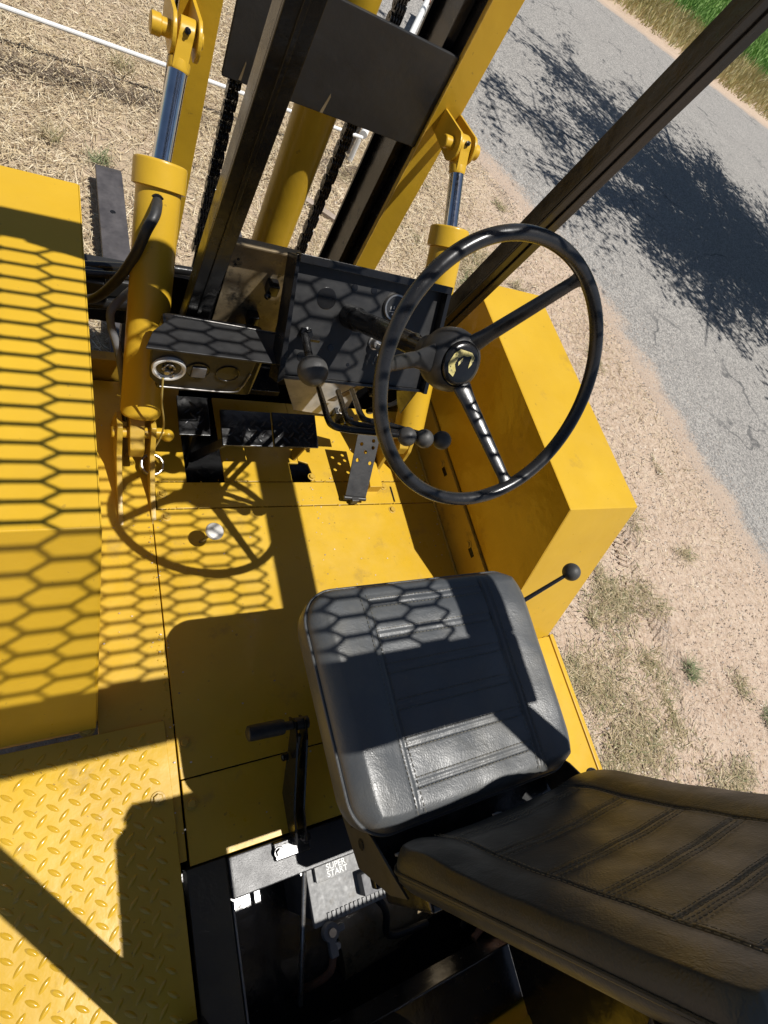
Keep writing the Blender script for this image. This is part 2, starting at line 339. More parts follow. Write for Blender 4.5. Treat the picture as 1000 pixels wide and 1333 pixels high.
def lowfreq(X, Y, s=1.0, seed=0):
    r = np.random.default_rng(seed); out = 0
    for k in range(10):
        a = r.uniform(0, 6.28); fq = s * (1.0 + k * .55); out = out + np.sin((X * np.cos(a) + Y * np.sin(a)) * fq + r.uniform(0, 6.28)) / (1 + k * .6)
    return out / 2.2
near_ax = np.arange(-3, 8, .1); far_pos = 8 * 1.13 ** np.arange(0, 36)
axx = np.r_[-(3 * 1.16 ** np.arange(34, 0, -1)), near_ax, far_pos]
GX, GY = np.meshgrid(axx, axx, indexing='ij')
GZ = lowfreq(GX, GY, 2.2, 3) * .012 - .012
dr = seg_dist(GX, GY, Nf)
inside = (GX > 2.8) | (GY > 7)
GZ = np.where(dr < .8, GZ * dr / .8 + .002 * (1 - dr / .8), GZ); GZ = np.where((GX > 5.2) | (GY > 8), -.03, GZ)
# how much chopped straw covers the dirt
strawf = np.clip(1.15 - np.clip((GX - 1.9 - .35 * (GY - 2)) / 1.2, 0, 1), 0, 1) * np.clip((GY - .3) / 1.2, .25, 1)
grid_obj('ground', GX, GY, GZ, ground_mat(), ('straw', strawf), kind='structure')
ts = np.array([0, .003, .02, .04, .07, .1, .14, .2, .3, .5, .75, 1.0])
RX = Nf[:, None, 0] * (1 - ts) + Ff[:, None, 0] * ts; RY = Nf[:, None, 1] * (1 - ts) + Ff[:, None, 1] * ts
ed = seg_dist(RX, RY, Nf)
edf = seg_dist(RX, RY, Ff)
grid_obj('road', RX, RY, np.full(RX.shape, .0055) * np.where(ts > 0, 1, -1.5)[None, :] + 0, road_mat(), ('edge', np.minimum(ed / .55, edf / .5)), kind='structure')
gx = np.array([-60, -30, -10, 0, 5, 10, 15.2, 19.5, 24, 35, 60, 120.]); g0 = np.array([24, 21, 19, 18.2, 17.8, 17.4, 16.9, 16.75, 16.3, 15, 12, 6.])
FX = np.repeat(gx[:, None], 2, 1); FY = np.c_[g0, g0 * 0 + 31.0 - (gx - 33) * .1]
grid_obj('green_field', FX, FY, np.full(FX.shape, .02), field_mat(), kind='structure')

def blades(P, L, Wd, tilt, lift=0.002):
    """flat blades: base points P (n,3), lengths, widths, tilt = sin of the rise angle"""
    n = len(P); a = rng.uniform(0, 2 * np.pi, n); d = np.c_[np.cos(a), np.sin(a)] * np.sqrt(1 - tilt ** 2)[:, None]
    D = np.c_[d, tilt] * L[:, None]; w = np.c_[-np.sin(a), np.cos(a), rng.uniform(-.6, .6, n)] * Wd[:, None] / 2
    b = P + np.c_[np.zeros((n, 2)), np.full(n, lift)]
    return np.stack([b - w, b + w, b + D + w * .35, b + D - w * .35], 1)
def scatter(n, x0, x1, y0, y1, dens=None):
    out = []; tot = 0
    while tot < n:
        X = rng.uniform(x0, x1, n); Y = rng.uniform(y0, y1, n)
        if dens is not None:
            k = rng.uniform(0, 1, n) < dens(X, Y); X = X[k]; Y = Y[k]
        out.append(np.c_[X, Y]); tot += len(X)
    return np.concatenate(out)[:n]
def near_side(X, Y):
    """True where the point lies on the dirt side of the road edge"""
    xe = np.interp(Y, NEAR[:, 1], NEAR[:, 0]); return X < xe - .03
def dl(X, Y):
    z = np.clip(1.12 - np.clip((X - 1.7 - .35 * (Y - 2)) / 1.1, 0, 1), .07, 1) * np.clip((Y - .6) / 1.0, .2, 1)
    return z * near_side(X, Y) * np.clip(.75 + .5 * lowfreq(X, Y, 2.5, 5), .15, 1)
n = 120000; XY = scatter(n, -1.6, 5.2, .4, 7.6, dl)
P = np.c_[XY, np.zeros(n)]
quads('straw_litter', blades(P, rng.gamma(3, .014, n) + .01, rng.uniform(.002, .0062, n), np.abs(rng.normal(0, .22, n)).clip(0, .8)), STRAW, kind='stuff')
n = 11000; XY = scatter(n, 1.2, 5.2, -2.2, 5.5, lambda X, Y: near_side(X, Y) * np.clip(.4 + .6 * lowfreq(X, Y, 3.5, 8), .05, 1))
quads('loose_straw', blades(np.c_[XY, np.zeros(n)], rng.gamma(2, .012, n) + .008, rng.uniform(.0015, .004, n), np.abs(rng.normal(0, .15, n)).clip(0, .7)), STRAW, kind='stuff')
# dark litter band below the white rail
n = 5200; t = rng.uniform(0, 1, n); X = -.5 + 2.9 * t; Y = 4.02 + .05 * np.sin(X * 3) + rng.normal(0, .035, n) * (1 + 1.2 * rng.uniform(0, 1, n)); k = rng.uniform(0, 1, n) < np.clip(.55 + .6 * np.sin(X * 2.6 + 1.4), .12, 1)
P = np.c_[X, Y, np.zeros(n)][k]; n = len(P)
quads('dark_litter', blades(P, rng.gamma(3, .012, n) + .01, rng.uniform(.002, .006, n), np.abs(rng.normal(0, .3, n)).clip(0, .9)), DARKTWIG, kind='stuff')
# pebbles on the dirt and the road edge
def pebbles(name, XY, z, smin, smax, mat):
    n = len(XY); s = rng.uniform(smin, smax, n); V = []; F = []
    base = np.array([(1, 0, 0), (0, 1, 0), (-1, 0, 0), (0, -1, 0), (0, 0, .8)], float)
    a = rng.uniform(0, 6.28, n)
    for i in range(n):
        ca, sa = math.cos(a[i]), math.sin(a[i]); q = base * s[i] * [1, .7, .7]
        V.extend([(XY[i, 0] + p[0] * ca - p[1] * sa, XY[i, 1] + p[0] * sa + p[1] * ca, z + p[2]) for p in q]); k = i * 5
        F.extend([(k, k + 1, k + 4), (k + 1, k + 2, k + 4), (k + 2, k + 3, k + 4), (k + 3, k, k + 4)])
    me = bpy.data.meshes.new(name); me.from_pydata(V, [], F); me.materials.append(mat); o = bpy.data.objects.new(name, me); link(o); o['kind'] = 'stuff'
PEB = straw_mat('pebble', [(.20, .14, .11), (.40, .31, .25), (.55, .47, .40), (.68, .62, .55), (.10, .09, .085)])
pebbles('dirt_pebbles', scatter(15000, 1.2, 5.3, -2, 5.8, lambda X, Y: near_side(X, Y) * 1.0), -.001, .002, .009, PEB)
t = rng.uniform(0, 1, 9000); i = (t * (len(Nf) - 1)).astype(int); E0 = Nf[i] + np.abs(rng.normal(0, .5, (9000, 1))) * np.array([[.75, .55]]) + rng.normal(0, .05, (9000, 2))
E0 = E0[(E0[:, 1] > -2) & (E0[:, 1] < 8)]
pebbles('road_gravel', E0, .006, .002, .009, PEB)

PEBR = straw_mat('road_stone', [(.05, .05, .05), (.12, .115, .11), (.34, .32, .29), (.55, .52, .47), (.10, .095, .09), (.42, .39, .35)])
n = 26000; i = rng.integers(0, len(Nf) - 1, n); off = rng.gamma(1.3, .55, n) - .12; E1 = Nf[i] + rng.normal(0, .08, (n, 2)) + np.c_[off * .86, off * .5]
E1 = E1[(E1[:, 1] > -1.5) & (E1[:, 1] < 7) & (E1[:, 0] > 2.5)]
pebbles('road_stones', E1, .004, .002, .0075, PEBR)
# dead leaves and bits of bark lying on the dirt
n = 5200; XY = scatter(n, 1.2, 5.0, -2.0, 6.0, lambda X, Y: near_side(X, Y) * np.clip(.5 + .7 * lowfreq(X, Y, 2.8, 21), .05, 1))
quads('leaf_litter', blades(np.c_[XY, np.zeros(n)], rng.uniform(.008, .03, n), rng.uniform(.004, .010, n), np.abs(rng.normal(0, .25, n)).clip(0, .8)), straw_mat('dead_leaf', [(.10, .07, .04), (.22, .15, .09), (.40, .31, .2), (.72, .66, .55)]), kind='stuff')
# tyre track: low ridges of pressed dirt
bm = B()
for k in range(86):
    y = -1.9 + k * .044; xc = float(np.interp(y, [-1.9, -.9, -.5, 0, .9, 1.5, 2.0], [3.55, 3.33, 3.24, 3.18, 3.38, 3.43, 3.44]))
    for sgn in (-1, 1):
        if rng.uniform() < .22: continue
        jx, jy = rng.normal(0, .004, 2); a0 = Vector((xc + sgn * .008 + jx, y + jy, -.004)); b0 = Vector((xc + sgn * .095 + jx, y + .034 + jy, -.004)); w0 = Vector((0, .0095, 0)); h0 = rng.uniform(.006, .011)
        vs = [bm.verts.new(q) for q in (a0 - w0, b0 - w0, b0 + w0, a0 + w0)]; vt = [bm.verts.new(q + Vector((0, 0, h0))) for q in (a0 - w0 * .3, b0 - w0 * .3, b0 + w0 * .3, a0 + w0 * .3)]
        bm.faces.new(vt)
        for q in range(4): bm.faces.new([vs[q], vs[(q + 1) % 4], vt[(q + 1) % 4], vt[q]])
me_ = bpy.data.meshes.new('tyre_track'); bm.to_mesh(me_); bm.free(); me_.materials.append(bpy.data.materials['dirt']); finish(me_, 60); o = bpy.data.objects.new('tyre_track', me_); link(o); o['kind'] = 'stuff'

# weed patches on the dirt strip: countable clumps are things of their own
def tuft(name, label, cat, c, r, n, h, mat, green=.5, group=None):
    a = rng.uniform(0, 6.28, n); q = np.sqrt(rng.uniform(0, 1, n)) * r
    Pp = np.c_[c[0] + np.cos(a) * q, c[1] + np.sin(a) * q, np.zeros(n)]
    V = blades(Pp, rng.uniform(.4, 1, n) * h, rng.uniform(.002, .005, n), rng.uniform(.15, .85, n))
    V = V - np.array([c[0], c[1], 0])
    o = quads(name, V, mat); o.location = (c[0], c[1], 0); o['label'] = label; o['category'] = cat
    if group: o['group'] = group
    return o
tuft('grass_tuft', 'pale green grass tuft on straw near the left picture edge', 'grass tuft', (.03, 3.45), .055, 110, .10, WEED, group='grass tufts on the straw')
tuft('grass_tuft', 'small green grass tuft right of its paler twin on the straw', 'grass tuft', (.27, 3.36), .05, 110, .10, TUFTG, group='grass tufts on the straw')
tuft('grass_tuft', 'faint green tuft just above the white rail at far left', 'grass tuft', (.45, 4.35), .09, 120, .13, WEED, group='grass tufts on the straw')
tuft('weed', 'dark green star shaped weed alone in the dirt strip', 'weed', (3.45, -.12), .06, 170, .09, TUFTG, group='weeds on the dirt strip')
tuft('weed', 'green weed beside the steering wheel rim on bare dirt', 'weed', (3.42, 3.15), .07, 120, .09, WEED, group='weeds on the dirt strip')
tuft('weed', 'small green weed at the top edge of the right fender', 'weed', (2.85, 3.0), .10, 160, .10, TUFTG, group='weeds on the dirt strip')
tuft('weed', 'trailing green weed at the right picture edge', 'weed', (4.05, -.55), .09, 200, .10, TUFTG, group='weeds on the dirt strip')
def patch_stuff():
    spots = [(2.55, -.02, .28, .20, 700), (2.75, -.35, .30, .32, 900), (2.45, -.55, .16, .25, 450), (3.05, .40, .30, .16, 800), (2.95, .85, .12, .12, 220), (2.35, .05, .16, .10, 380),
             (3.45, -.75, .20, .10, 320), (3.10, 1.15, .10, .16, 240), (3.1, 1.9, .14, .20, 330), (3.2, 2.35, .10, .14, 160), (2.75, 2.55, .22, .25, 260), (2.65, 1.9, .14, .3, 330),
             (3.0, 1.45, .10, .12, 160), (3.55, 1.55, .10, .05, 110), (2.6, -.9, .25, .2, 350), (2.95, -1.0, .2, .2, 260), (3.9, -.3, .1, .12, 150), (3.45, .3, .08, .05, 60), (2.9, 3.3, .25, .25, 280)]
    for k in range(70):
        y = rng.uniform(-1.3, 5.2); x = np.interp(y, [-1.3, 0, 1.5, 3, 5.2], [3.1, 3.0, 3.0, 2.9, 2.3]) + rng.normal(0, .5); spots.append((x, y, rng.uniform(.03, .14), rng.uniform(.05, .2), int(rng.uniform(20, 150))))
    A = []
    for x, y, sx, sy, n in spots:
        n = int(n * 1.5); X = x + rng.normal(0, sx * .5, n); Y = y + rng.normal(0, sy * .5, n); k = near_side(X, Y)
        A.append(np.c_[X, Y, np.zeros(n)][k])
    P = np.concatenate(A); n = len(P)
    quads('weed_patches', blades(P, rng.uniform(.015, .08, n), rng.uniform(.002, .006, n), rng.uniform(.02, .45, n)), WEED, kind='stuff')
patch_stuff()
# verge beyond the road, and grass standing in the field
n = 26000; X = rng.uniform(6, 32, n); ye = np.interp(X, FAR[::-1, 0], FAR[::-1, 1]); yg = np.interp(X, gx, g0); u = rng.beta(1.6, 1.2, n); Y = ye + .5 + (yg - ye - 1.5) * u
a = rng.uniform(0, 6.28, n); h = rng.uniform(.10, .34, n) * (0.4 + u); w = rng.uniform(.008, .02, n); lean = rng.normal(0, .3, (n, 2)) * h[:, None]
b0 = np.c_[X, Y, np.zeros(n)]; wv = np.c_[np.cos(a) * w, np.sin(a) * w, np.zeros(n)]; tp = b0 + np.c_[lean, h]
quads('verge_grass', np.stack([b0 - wv, b0 + wv, tp + wv * .3, tp - wv * .3], 1), VERGE, kind='stuff')
n = 26000; X = rng.uniform(12, 36, n); yg = np.interp(X, gx, g0); Y = yg + rng.uniform(0, 1, n) ** 1.4 * (31 - yg)
h = rng.uniform(.08, .2, n); w = rng.uniform(.01, .03, n); a = rng.uniform(0, 6.28, n); b0 = np.c_[X, Y, np.full(n, .02)]; wv = np.c_[np.cos(a) * w, np.sin(a) * w, np.zeros(n)]; tp = b0 + np.c_[rng.normal(0, .05, (n, 2)), h]
quads('field_grass', np.stack([b0 - wv, b0 + wv, tp + wv * .4, tp - wv * .4], 1), GREENB, kind='stuff')
n = 9000; X = rng.uniform(30, 60, n); Y = 34.5 + rng.uniform(0, 4, n) - (X - 33) * .1; a = rng.uniform(0, 6.28, n); hz = rng.uniform(0, 1, n) ** .7 * 1.0
b0 = np.c_[X, Y, hz]; wv = np.c_[np.cos(a), np.sin(a), rng.normal(0, .5, n)] * .1; hv = np.c_[rng.normal(0, .08, (n, 2)), np.full(n, .16)]
quads('far_scrub', np.stack([b0 - wv, b0 + wv, b0 + wv * .4 + hv, b0 - wv * .4 + hv], 1), HEDGE, kind='stuff')
bm = B(); box(bm, 17.03, 17.15, 15.74, 15.86, 0, 1.15, .01)
o = put('fence_post', bm, BARK, label='dark weathered post standing in the grass at the field edge', category='fence post')
bm = B(); cyl(bm, (30, 33.6, .75), (60, 30.6, .75), .04, 8); 
for x in range(31, 60, 4): cyl(bm, (x, 33.6 - (x - 30) * .1, 0), (x, 33.6 - (x - 30) * .1, .8), .04, 8)
put('pipe_fence', bm, WHITE, label='white pipe fence in front of grey scrub beyond the green field', category='fence')

# white rails lying low over the straw
r1 = thing('fence_rail', 'white rail running across the straw behind the mast', 'rail', (.9, 4.17, 0), 'white rails low over the straw')
bm = B(); tube(bm, [(x, 4.17 + .006 * math.sin(x * 2), .2) for x in np.linspace(-1.6, 2.1, 40)], .0135, 10); put('pipe', bm, WHITE, r1)
for x in (-1.4, 1.33, 2.08):
    bm = B(); cyl(bm, (x, 4.17, 0), (x, 4.17, .19), .02, 10); put('leg', bm, WHITE, r1)
r2 = thing('fence_rail', 'white rail running away towards the road beside the lift chain', 'rail', (2.9, 5.8, 0), 'white rails low over the straw')
bm = B(); tube(bm, [(2.12 + 1.68 * t, 4.21 + 3.2 * t, .2) for t in np.linspace(0, 1, 12)], .03, 12); put('pipe', bm, WHITE, r2)
for q in ((2.95, 5.8), (3.78, 7.37)):
    bm = B(); cyl(bm, (q[0], q[1], 0), (q[0], q[1], .19), .025, 10); put('leg', bm, WHITE, r2)
bm = B(); cyl(bm, (3.75, 7.42, .2), (3.86, 7.40, .2), .022, 10); put('end_bolt', bm, RUST, r2)
bm = B(); M = Matrix.Translation((1.72, 3.41, .012)) @ Matrix.Rotation(math.radians(-33), 4, 'Z'); box(bm, -.22, .22, -.028, .028, -.012, .014, .003, M)
put('wooden_plank', bm, WOOD, label='short weathered board lying on the straw behind the lift chain', category='plank')

# ------------------------------------------------------------------ tree that shades the road (stands right of the frame)
def tree():
    t = thing('shade_tree', 'broad leafy tree right of the road edge casting its shadow on the asphalt', 'tree', (10.9, 4.2, 0))
    bm = B(); trunk = smooth_path([(10.9, 4.2, -.1), (10.7, 4.3, 1.5), (10.1, 4.4, 3.0), (9.5, 4.6, 4.2)], 4); tube(bm, trunk, .2, 12, rf=lambda s: .26 - .13 * s)
    tips = []
    for k in range(40):
        a = k * 2.4; L = rng.uniform(1.8, 5.0); el = rng.uniform(-.05, .75); s = Vector(trunk[-1 - (k % 6)])
        e = s + Vector((math.cos(a) * L * math.cos(el), math.sin(a) * L * math.cos(el), L * math.sin(el) * .75 + .4)); mid = (s + e) / 2 + Vector((0, 0, .35))
        pts = smooth_path([s, mid, e], 5); tube(bm, pts, .05, 6, rf=lambda q: .06 * (1 - q) + .008)
        for j in range(19):
            f = rng.uniform(.3, 1); p = pts[int(f * (len(pts) - 1))]; d = Vector(rng.normal(0, 1, 3)).normalized() * rng.uniform(.3, 1.0); d.z *= .5
            tube(bm, [p, p + d * .5 + Vector((0, 0, .05)), p + d], .012, 4); tips.append((p + d * .7, d.normalized()))
    put('trunk', bm, BARK, t)
    # a few long bare-ended boughs whose tips reach out over the road
    V = []
    for p, d in tips:
        n = 95; t_ = rng.normal(0, .38, (n, 1)); q = np.array(p) + np.array(d) * t_ + rng.normal(0, .10, (n, 3)) + rng.normal(0, .14, 3)
        a = rng.normal(0, .6, (n, 3)) + np.array(d); a /= np.linalg.norm(a, axis=1)[:, None]; b = np.cross(a, rng.normal(0, 1, (n, 3))); b /= np.linalg.norm(b, axis=1)[:, None]
        l = rng.uniform(.03, .07, (n, 1)); V.append(np.stack([q - a * l, q + b * l * .42, q + a * l, q - b * l * .42], 1))
    quads('crown', np.concatenate(V), LEAF, t)
tree()

# ================================================================== FORKLIFT
FL = thing('forklift', 'yellow and black forklift seen from above its operator seat', 'forklift', (.575, .3, 0))
ZF = .957
# ---- chassis and hidden running gear
bm = B(); box(bm, .10, 1.06, -1.5, 1.08, .30, .70, .01); box(bm, .06, .19, -1.5, 1.08, .70, .945, .006); box(bm, .95, 1.09, -1.5, .3, .70, .945, .006)
box(bm, .19, .95, .64, .66, .70, .945, .003)
put('chassis', bm, BLK, FL)
for x0, x1 in ((-.20, .035), (1.115, 1.345)):
    bm = B(); lathe(bm, (x0, .78, .42), (1, 0, 0), [(0, .30), (0, .36), (.03, .42), (x1 - x0 - .03, .42), (x1 - x0, .36), (x1 - x0, .30)], 40); w = put('tyre', bm, RUB, FL)
    bm = B(); lathe(bm, (x0 + .02, .78, .42), (1, 0, 0), [(0, .1), (.02, .29), (x1 - x0 - .06, .29), (x1 - x0 - .04, .1)], 24); put('rim', bm, YELD, w)
for x0 in (.0, .95):
    bm = B(); lathe(bm, (x0, -1.25, .33), (1, 0, 0), [(0, .22), (.02, .33), (.18, .33), (.2, .22)], 36); put('tyre', bm, RUB, FL)
bm = B(); box(bm, .0, 1.15, -2.0, -1.5, .25, 1.15, .05, seg=4); put('counterweight', bm, YEL, FL)

# ---- fenders
def fender(x0, x1, inner):
    bm = B(); prof = [(1.153, .72), (1.153, 1.45), (.387, 1.45), (.157, .972), (.157, .94), (.20, .94), (.42, 1.41), (1.11, 1.41), (1.11, .72)]
    prism(bm, [(x0, y, z) for y, z in prof], (x1 - x0, 0, 0), .0025)
    o = put('fender', bm, YEL, FL)
    th = .004; xi = inner
    bm = B(); prism(bm, [(xi - th / 2, y, z) for y, z in [(1.150, .72), (1.150, 1.449), (.388, 1.449), (.280, 1.225), (.215, 1.095), (1.0, 1.095), (1.0, .72)]], (th, 0, 0), 0); 
    put('inner_panel', bm, YELG, o)
    bm = B(); xo = x0 if inner == x1 else x1; prism(bm, [(xo - th / 2, y, z) for y, z in [(1.150, .72), (1.150, 1.449), (.388, 1.449), (.17, .99), (.17, .9), (.35, .72)]], (th, 0, 0), 0); put('outer_panel', bm, YEL, o)
    return o
fr = fender(1.096, 1.36, 1.092 + .004); fr['label'] = 'right front fender'
fl = fender(-.21, .056, .054); fl['label'] = 'left front fender under the mesh shadow'
# lower flange strip bolted below the right fender's side
bm = B(); box(bm, 1.086, 1.098, .0, 1.02, ZF - .01, 1.088, .002); sp = put('side_plate', bm, YELD, FL)
for y in (.735, .45):
    bm = B(); M = Matrix.Translation((1.0845, y, 1.060)); 
    lathe(bm, (1.086, y + .012, 1.058), (-1, 0, 0), [(0, .013), (.002, .013), (.003, .009), (.008, .008)], 16); put('bolt', bm, YELD, sp)
    bm = B(); box(bm, 1.0835, 1.0865, y - .03, y + .0, 1.049, 1.063, .001); put('slot', bm, BLK, sp)
# weld bead where the floor meets the side
bm = B(); tube(bm, [(1.082 + .001 * math.sin(i * 1.7), .02 + i * .01, ZF + .003) for i in range(94)], .004, 8); put('weld_bead', bm, YELD, FL)
# right side deck behind the fender
bm = B(); box(bm, 1.09, 1.385, -1.5, .158, ZF - .02, ZF, .003); dk = put('side_deck', bm, YEL, FL)
bm = B(); box(bm, 1.378, 1.395, -1.5, .162, ZF - .10, ZF + .006, .003); put('deck_edge', bm, YEL, dk)
bm = B(); prism(bm, [(1.338, .155, ZF + .004), (1.37, .165, ZF + .004), (1.372, .2, ZF + .03), (1.345, .18, ZF + .02)], (0, 0, .012), .002); put('clip', bm, RUST, dk)

# ---- floor plates (each a separate sheet with real gaps)
def plate(name, poly, z0, z1, mat=YELF, bv=.0018, parent=FL):
    bm = B(); prism(bm, [(x, y, z0) for x, y in poly], (0, 0, z1 - z0), bv); return put(name, bm, mat, parent)
z0 = ZF - .008
plate('floor_plate', [(.060, -.13), (.2045, -.13), (.2045, 1.05), (.060, 1.05)], z0, ZF)
main = plate('floor_plate', [(.2075, .0205), (1.082, .0205), (1.082, .654), (.206, .654)], z0, ZF + .003)
plate('floor_plate', [(.209, -.142), (1.082, -.142), (1.082, .018), (.209, .018)], z0, ZF)
mid = plate('floor_plate', [(.219, .6575), (1.082, .6575), (1.082, .7345), (.219, .7345)], z0, ZF + .0015)
# toe section with the pedal openings cut out
plate('toe_plate', [(.209, .738), (.30, .738), (.30, .98), (.314, 1.05), (.209, 1.05)], z0, ZF)
plate('toe_plate', [(.402, .738), (.60, .738), (.60, .80), (.63, .80), (.63, 1.02), (.402, 1.02)], z0, ZF)
plate('toe_plate', [(.672, .738), (1.082, .738), (1.082, 1.02), (.631, 1.02), (.631, .81), (.66, .80)], z0, ZF)
bm = B(); box(bm, .20, 1.05, .66, 1.10, .72, .74, .002); put('belly_plate', bm, BLK, FL)
# beads of sealer and paint chips along the seams
bm = B()
for i in range(70):
    x = .22 + rng.uniform(0, .72); y = [.656, .7365][i % 2] + rng.normal(0, .0018); bmesh.ops.create_icosphere(bm, subdivisions=1, radius=rng.uniform(.0015, .003), matrix=Matrix.Translation((x, y, ZF + .002)))
for i in range(60):
    y = rng.uniform(.1, .6); bmesh.ops.create_icosphere(bm, subdivisions=1, radius=rng.uniform(.0012, .0028), matrix=Matrix.Translation((.197 + rng.normal(0, .006), y, ZF + .001)))
put('paint_beads', bm, YEL, FL, kind='stuff')
pebbles_n = 260
bm = B()
for i in range(pebbles_n):
    x, y = (rng.uniform(.08, 1.05), rng.uniform(-.1, .95)) if i % 2 else (rng.choice([.2, 1.075, .65]) + rng.normal(0, .012), rng.uniform(-.1, .95))
    if x > 1.08 or x < .065 or (.29 < x < .41 and y > .72) or (.59 < x < .68 and y > .72): continue
    r_ = rng.uniform(.0008, .0022); bmesh.ops.create_icosphere(bm, subdivisions=1, radius=r_, matrix=Matrix.Translation((x, y, ZF + .0035)) @ Matrix.Diagonal((1.4, 1, .7, 1)))
put('floor_grit', bm, PEB, FL, kind='stuff')
for c in ((.238, .634), (.223, .092), (.224, -.03), (.912, .634), (.903, .718), (.662, .752), (.235, .70), (.165, .82)):
    bm = bolt_bm((c[0], c[1], ZF + .002), (0, 0, 1), .0085, .006); put('floor_bolt', bm, YELD, FL)
for c in ((.93, .69, .0, .055), (.2125, .70, .0, .07)):
    bm = B(); box(bm, c[0] - .003, c[0] + .003, c[1] - c[3] / 2, c[1] + c[3] / 2, ZF + .0016, ZF + .0024, 0); put('floor_slot', bm, BLK, FL)

# ---- tread plate
tp_poly = [(-.34, -.62), (.196, -.62), (.186, .145), (-.34, .145)]
tp = plate('tread_plate', tp_poly, ZF + .001, ZF + .009, YELF, .0015)
def lugs(bm, c, ux, uy, n_, L=.0265, w=.0092, h=.0024):
    c = Vector(c); top = []; bot = []; N = 12
    for i in range(N):
        a = 2 * math.pi * i / N; x = math.cos(a) * L / 2; y = math.sin(a) * w / 2 * (1 - .25 * math.cos(a) ** 2)
        bot.append(bm.verts.new(c + ux * x + uy * y)); top.append(bm.verts.new(c + ux * x * .62 + uy * y * .35 + n_ * h))
    for i in range(N): bm.faces.new([bot[i], bot[(i + 1) % N], top[(i + 1) % N], top[i]])
    bm.faces.new(top)
bm = B(); p = .036; zt = ZF + .0092
for i in range(-11, 6):
    for j in range(-20, 5):
        for k in (0, 1):
            x = .013 + (i + .5 * k) * p; y = .030 + (j + .5 * k) * p
            if not (-.33 < x < .172 and -.60 < y < .128): continue
            a = math.radians(-38 if k == 0 else 48)
            lugs(bm, (x, y, zt), Vector((math.cos(a), math.sin(a), 0)), Vector((-math.sin(a), math.cos(a), 0)), Vector((0, 0, 1)))
put('tread_lugs', bm, YELT, tp, ang=180, kind='stuff')
bm = bolt_bm((.160, -.004, zt), (0, 0, 1), .010, .006); put('tread_bolt', bm, YELD, tp)
bm = bolt_bm((.04, .158, ZF + .003), (0, 0, 1), .010, .006); put('tread_bolt', bm, YELD, tp)

# ---- engine opening with black frame, rear beam, hood
bm = B(); box(bm, .200, .278, -.70, -.145, ZF - .05, ZF + .004, .003); put('opening_frame', bm, FRAMEM, FL, label='left frame strip with yellow overspray')
bm = B(); box(bm, .281, .98, -.224, -.147, ZF - .05, ZF + .006, .004); put('opening_frame', bm, BLKS, FL, label='glossy front frame strip')
bm = B(); box(bm, .2785, .2825, -.70, -.226, ZF - .06, ZF + .008, .001); put('frame_lip', bm, STEEL, FL)
bm = B(); box(bm, .285, 1.08, -.610, -.505, .90, 1.0, .006); put('rear_beam', bm, BLK, FL)
bm = B(); box(bm, .20, 1.385, -1.5, -.615, .90, 1.05, .012); put('hood', bm, YEL, FL)
bm = B(); box(bm, .98, 1.09, -.62, -.147, .60, ZF, .003); box(bm, .24, .278, -.7, -.23, .55, .90, .003); box(bm, .25, 1.05, -.7, -.1, .54, .56, .002); put('engine_bay_wall', bm, BLK, FL)
# engine shapes in the dark bay
bm = B(); lathe(bm, (.55, -.42, .62), (1, .15, 0), [(0, .02), (.01, .13), (.16, .14), (.3, .13), (.31, .02)], 32); put('air_cleaner_or_shade_can', bm, BRONZE, FL)
bm = B(); tube(bm, smooth_path([(.60, -.30, .84), (.66, -.38, .83), (.68, -.45, .78), (.80, -.47, .76)]), .009, 10); put('engine_hose', bm, RUB, FL)
bm = B(); tube(bm, smooth_path([(.86, -.30, .88), (.90, -.42, .86), (.88, -.50, .80)]), .008, 10); put('engine_hose', bm, RUB, FL)
bm = B(); cyl(bm, (.90, -.42, .84), (.88, -.47, .93), .006, 10); put('dipstick', bm, CHROME, FL)
bm = B(); cyl(bm, (.84, -.50, .90), (1.0, -.44, .90), .008, 10); put('linkage_rod', bm, RUST, FL)

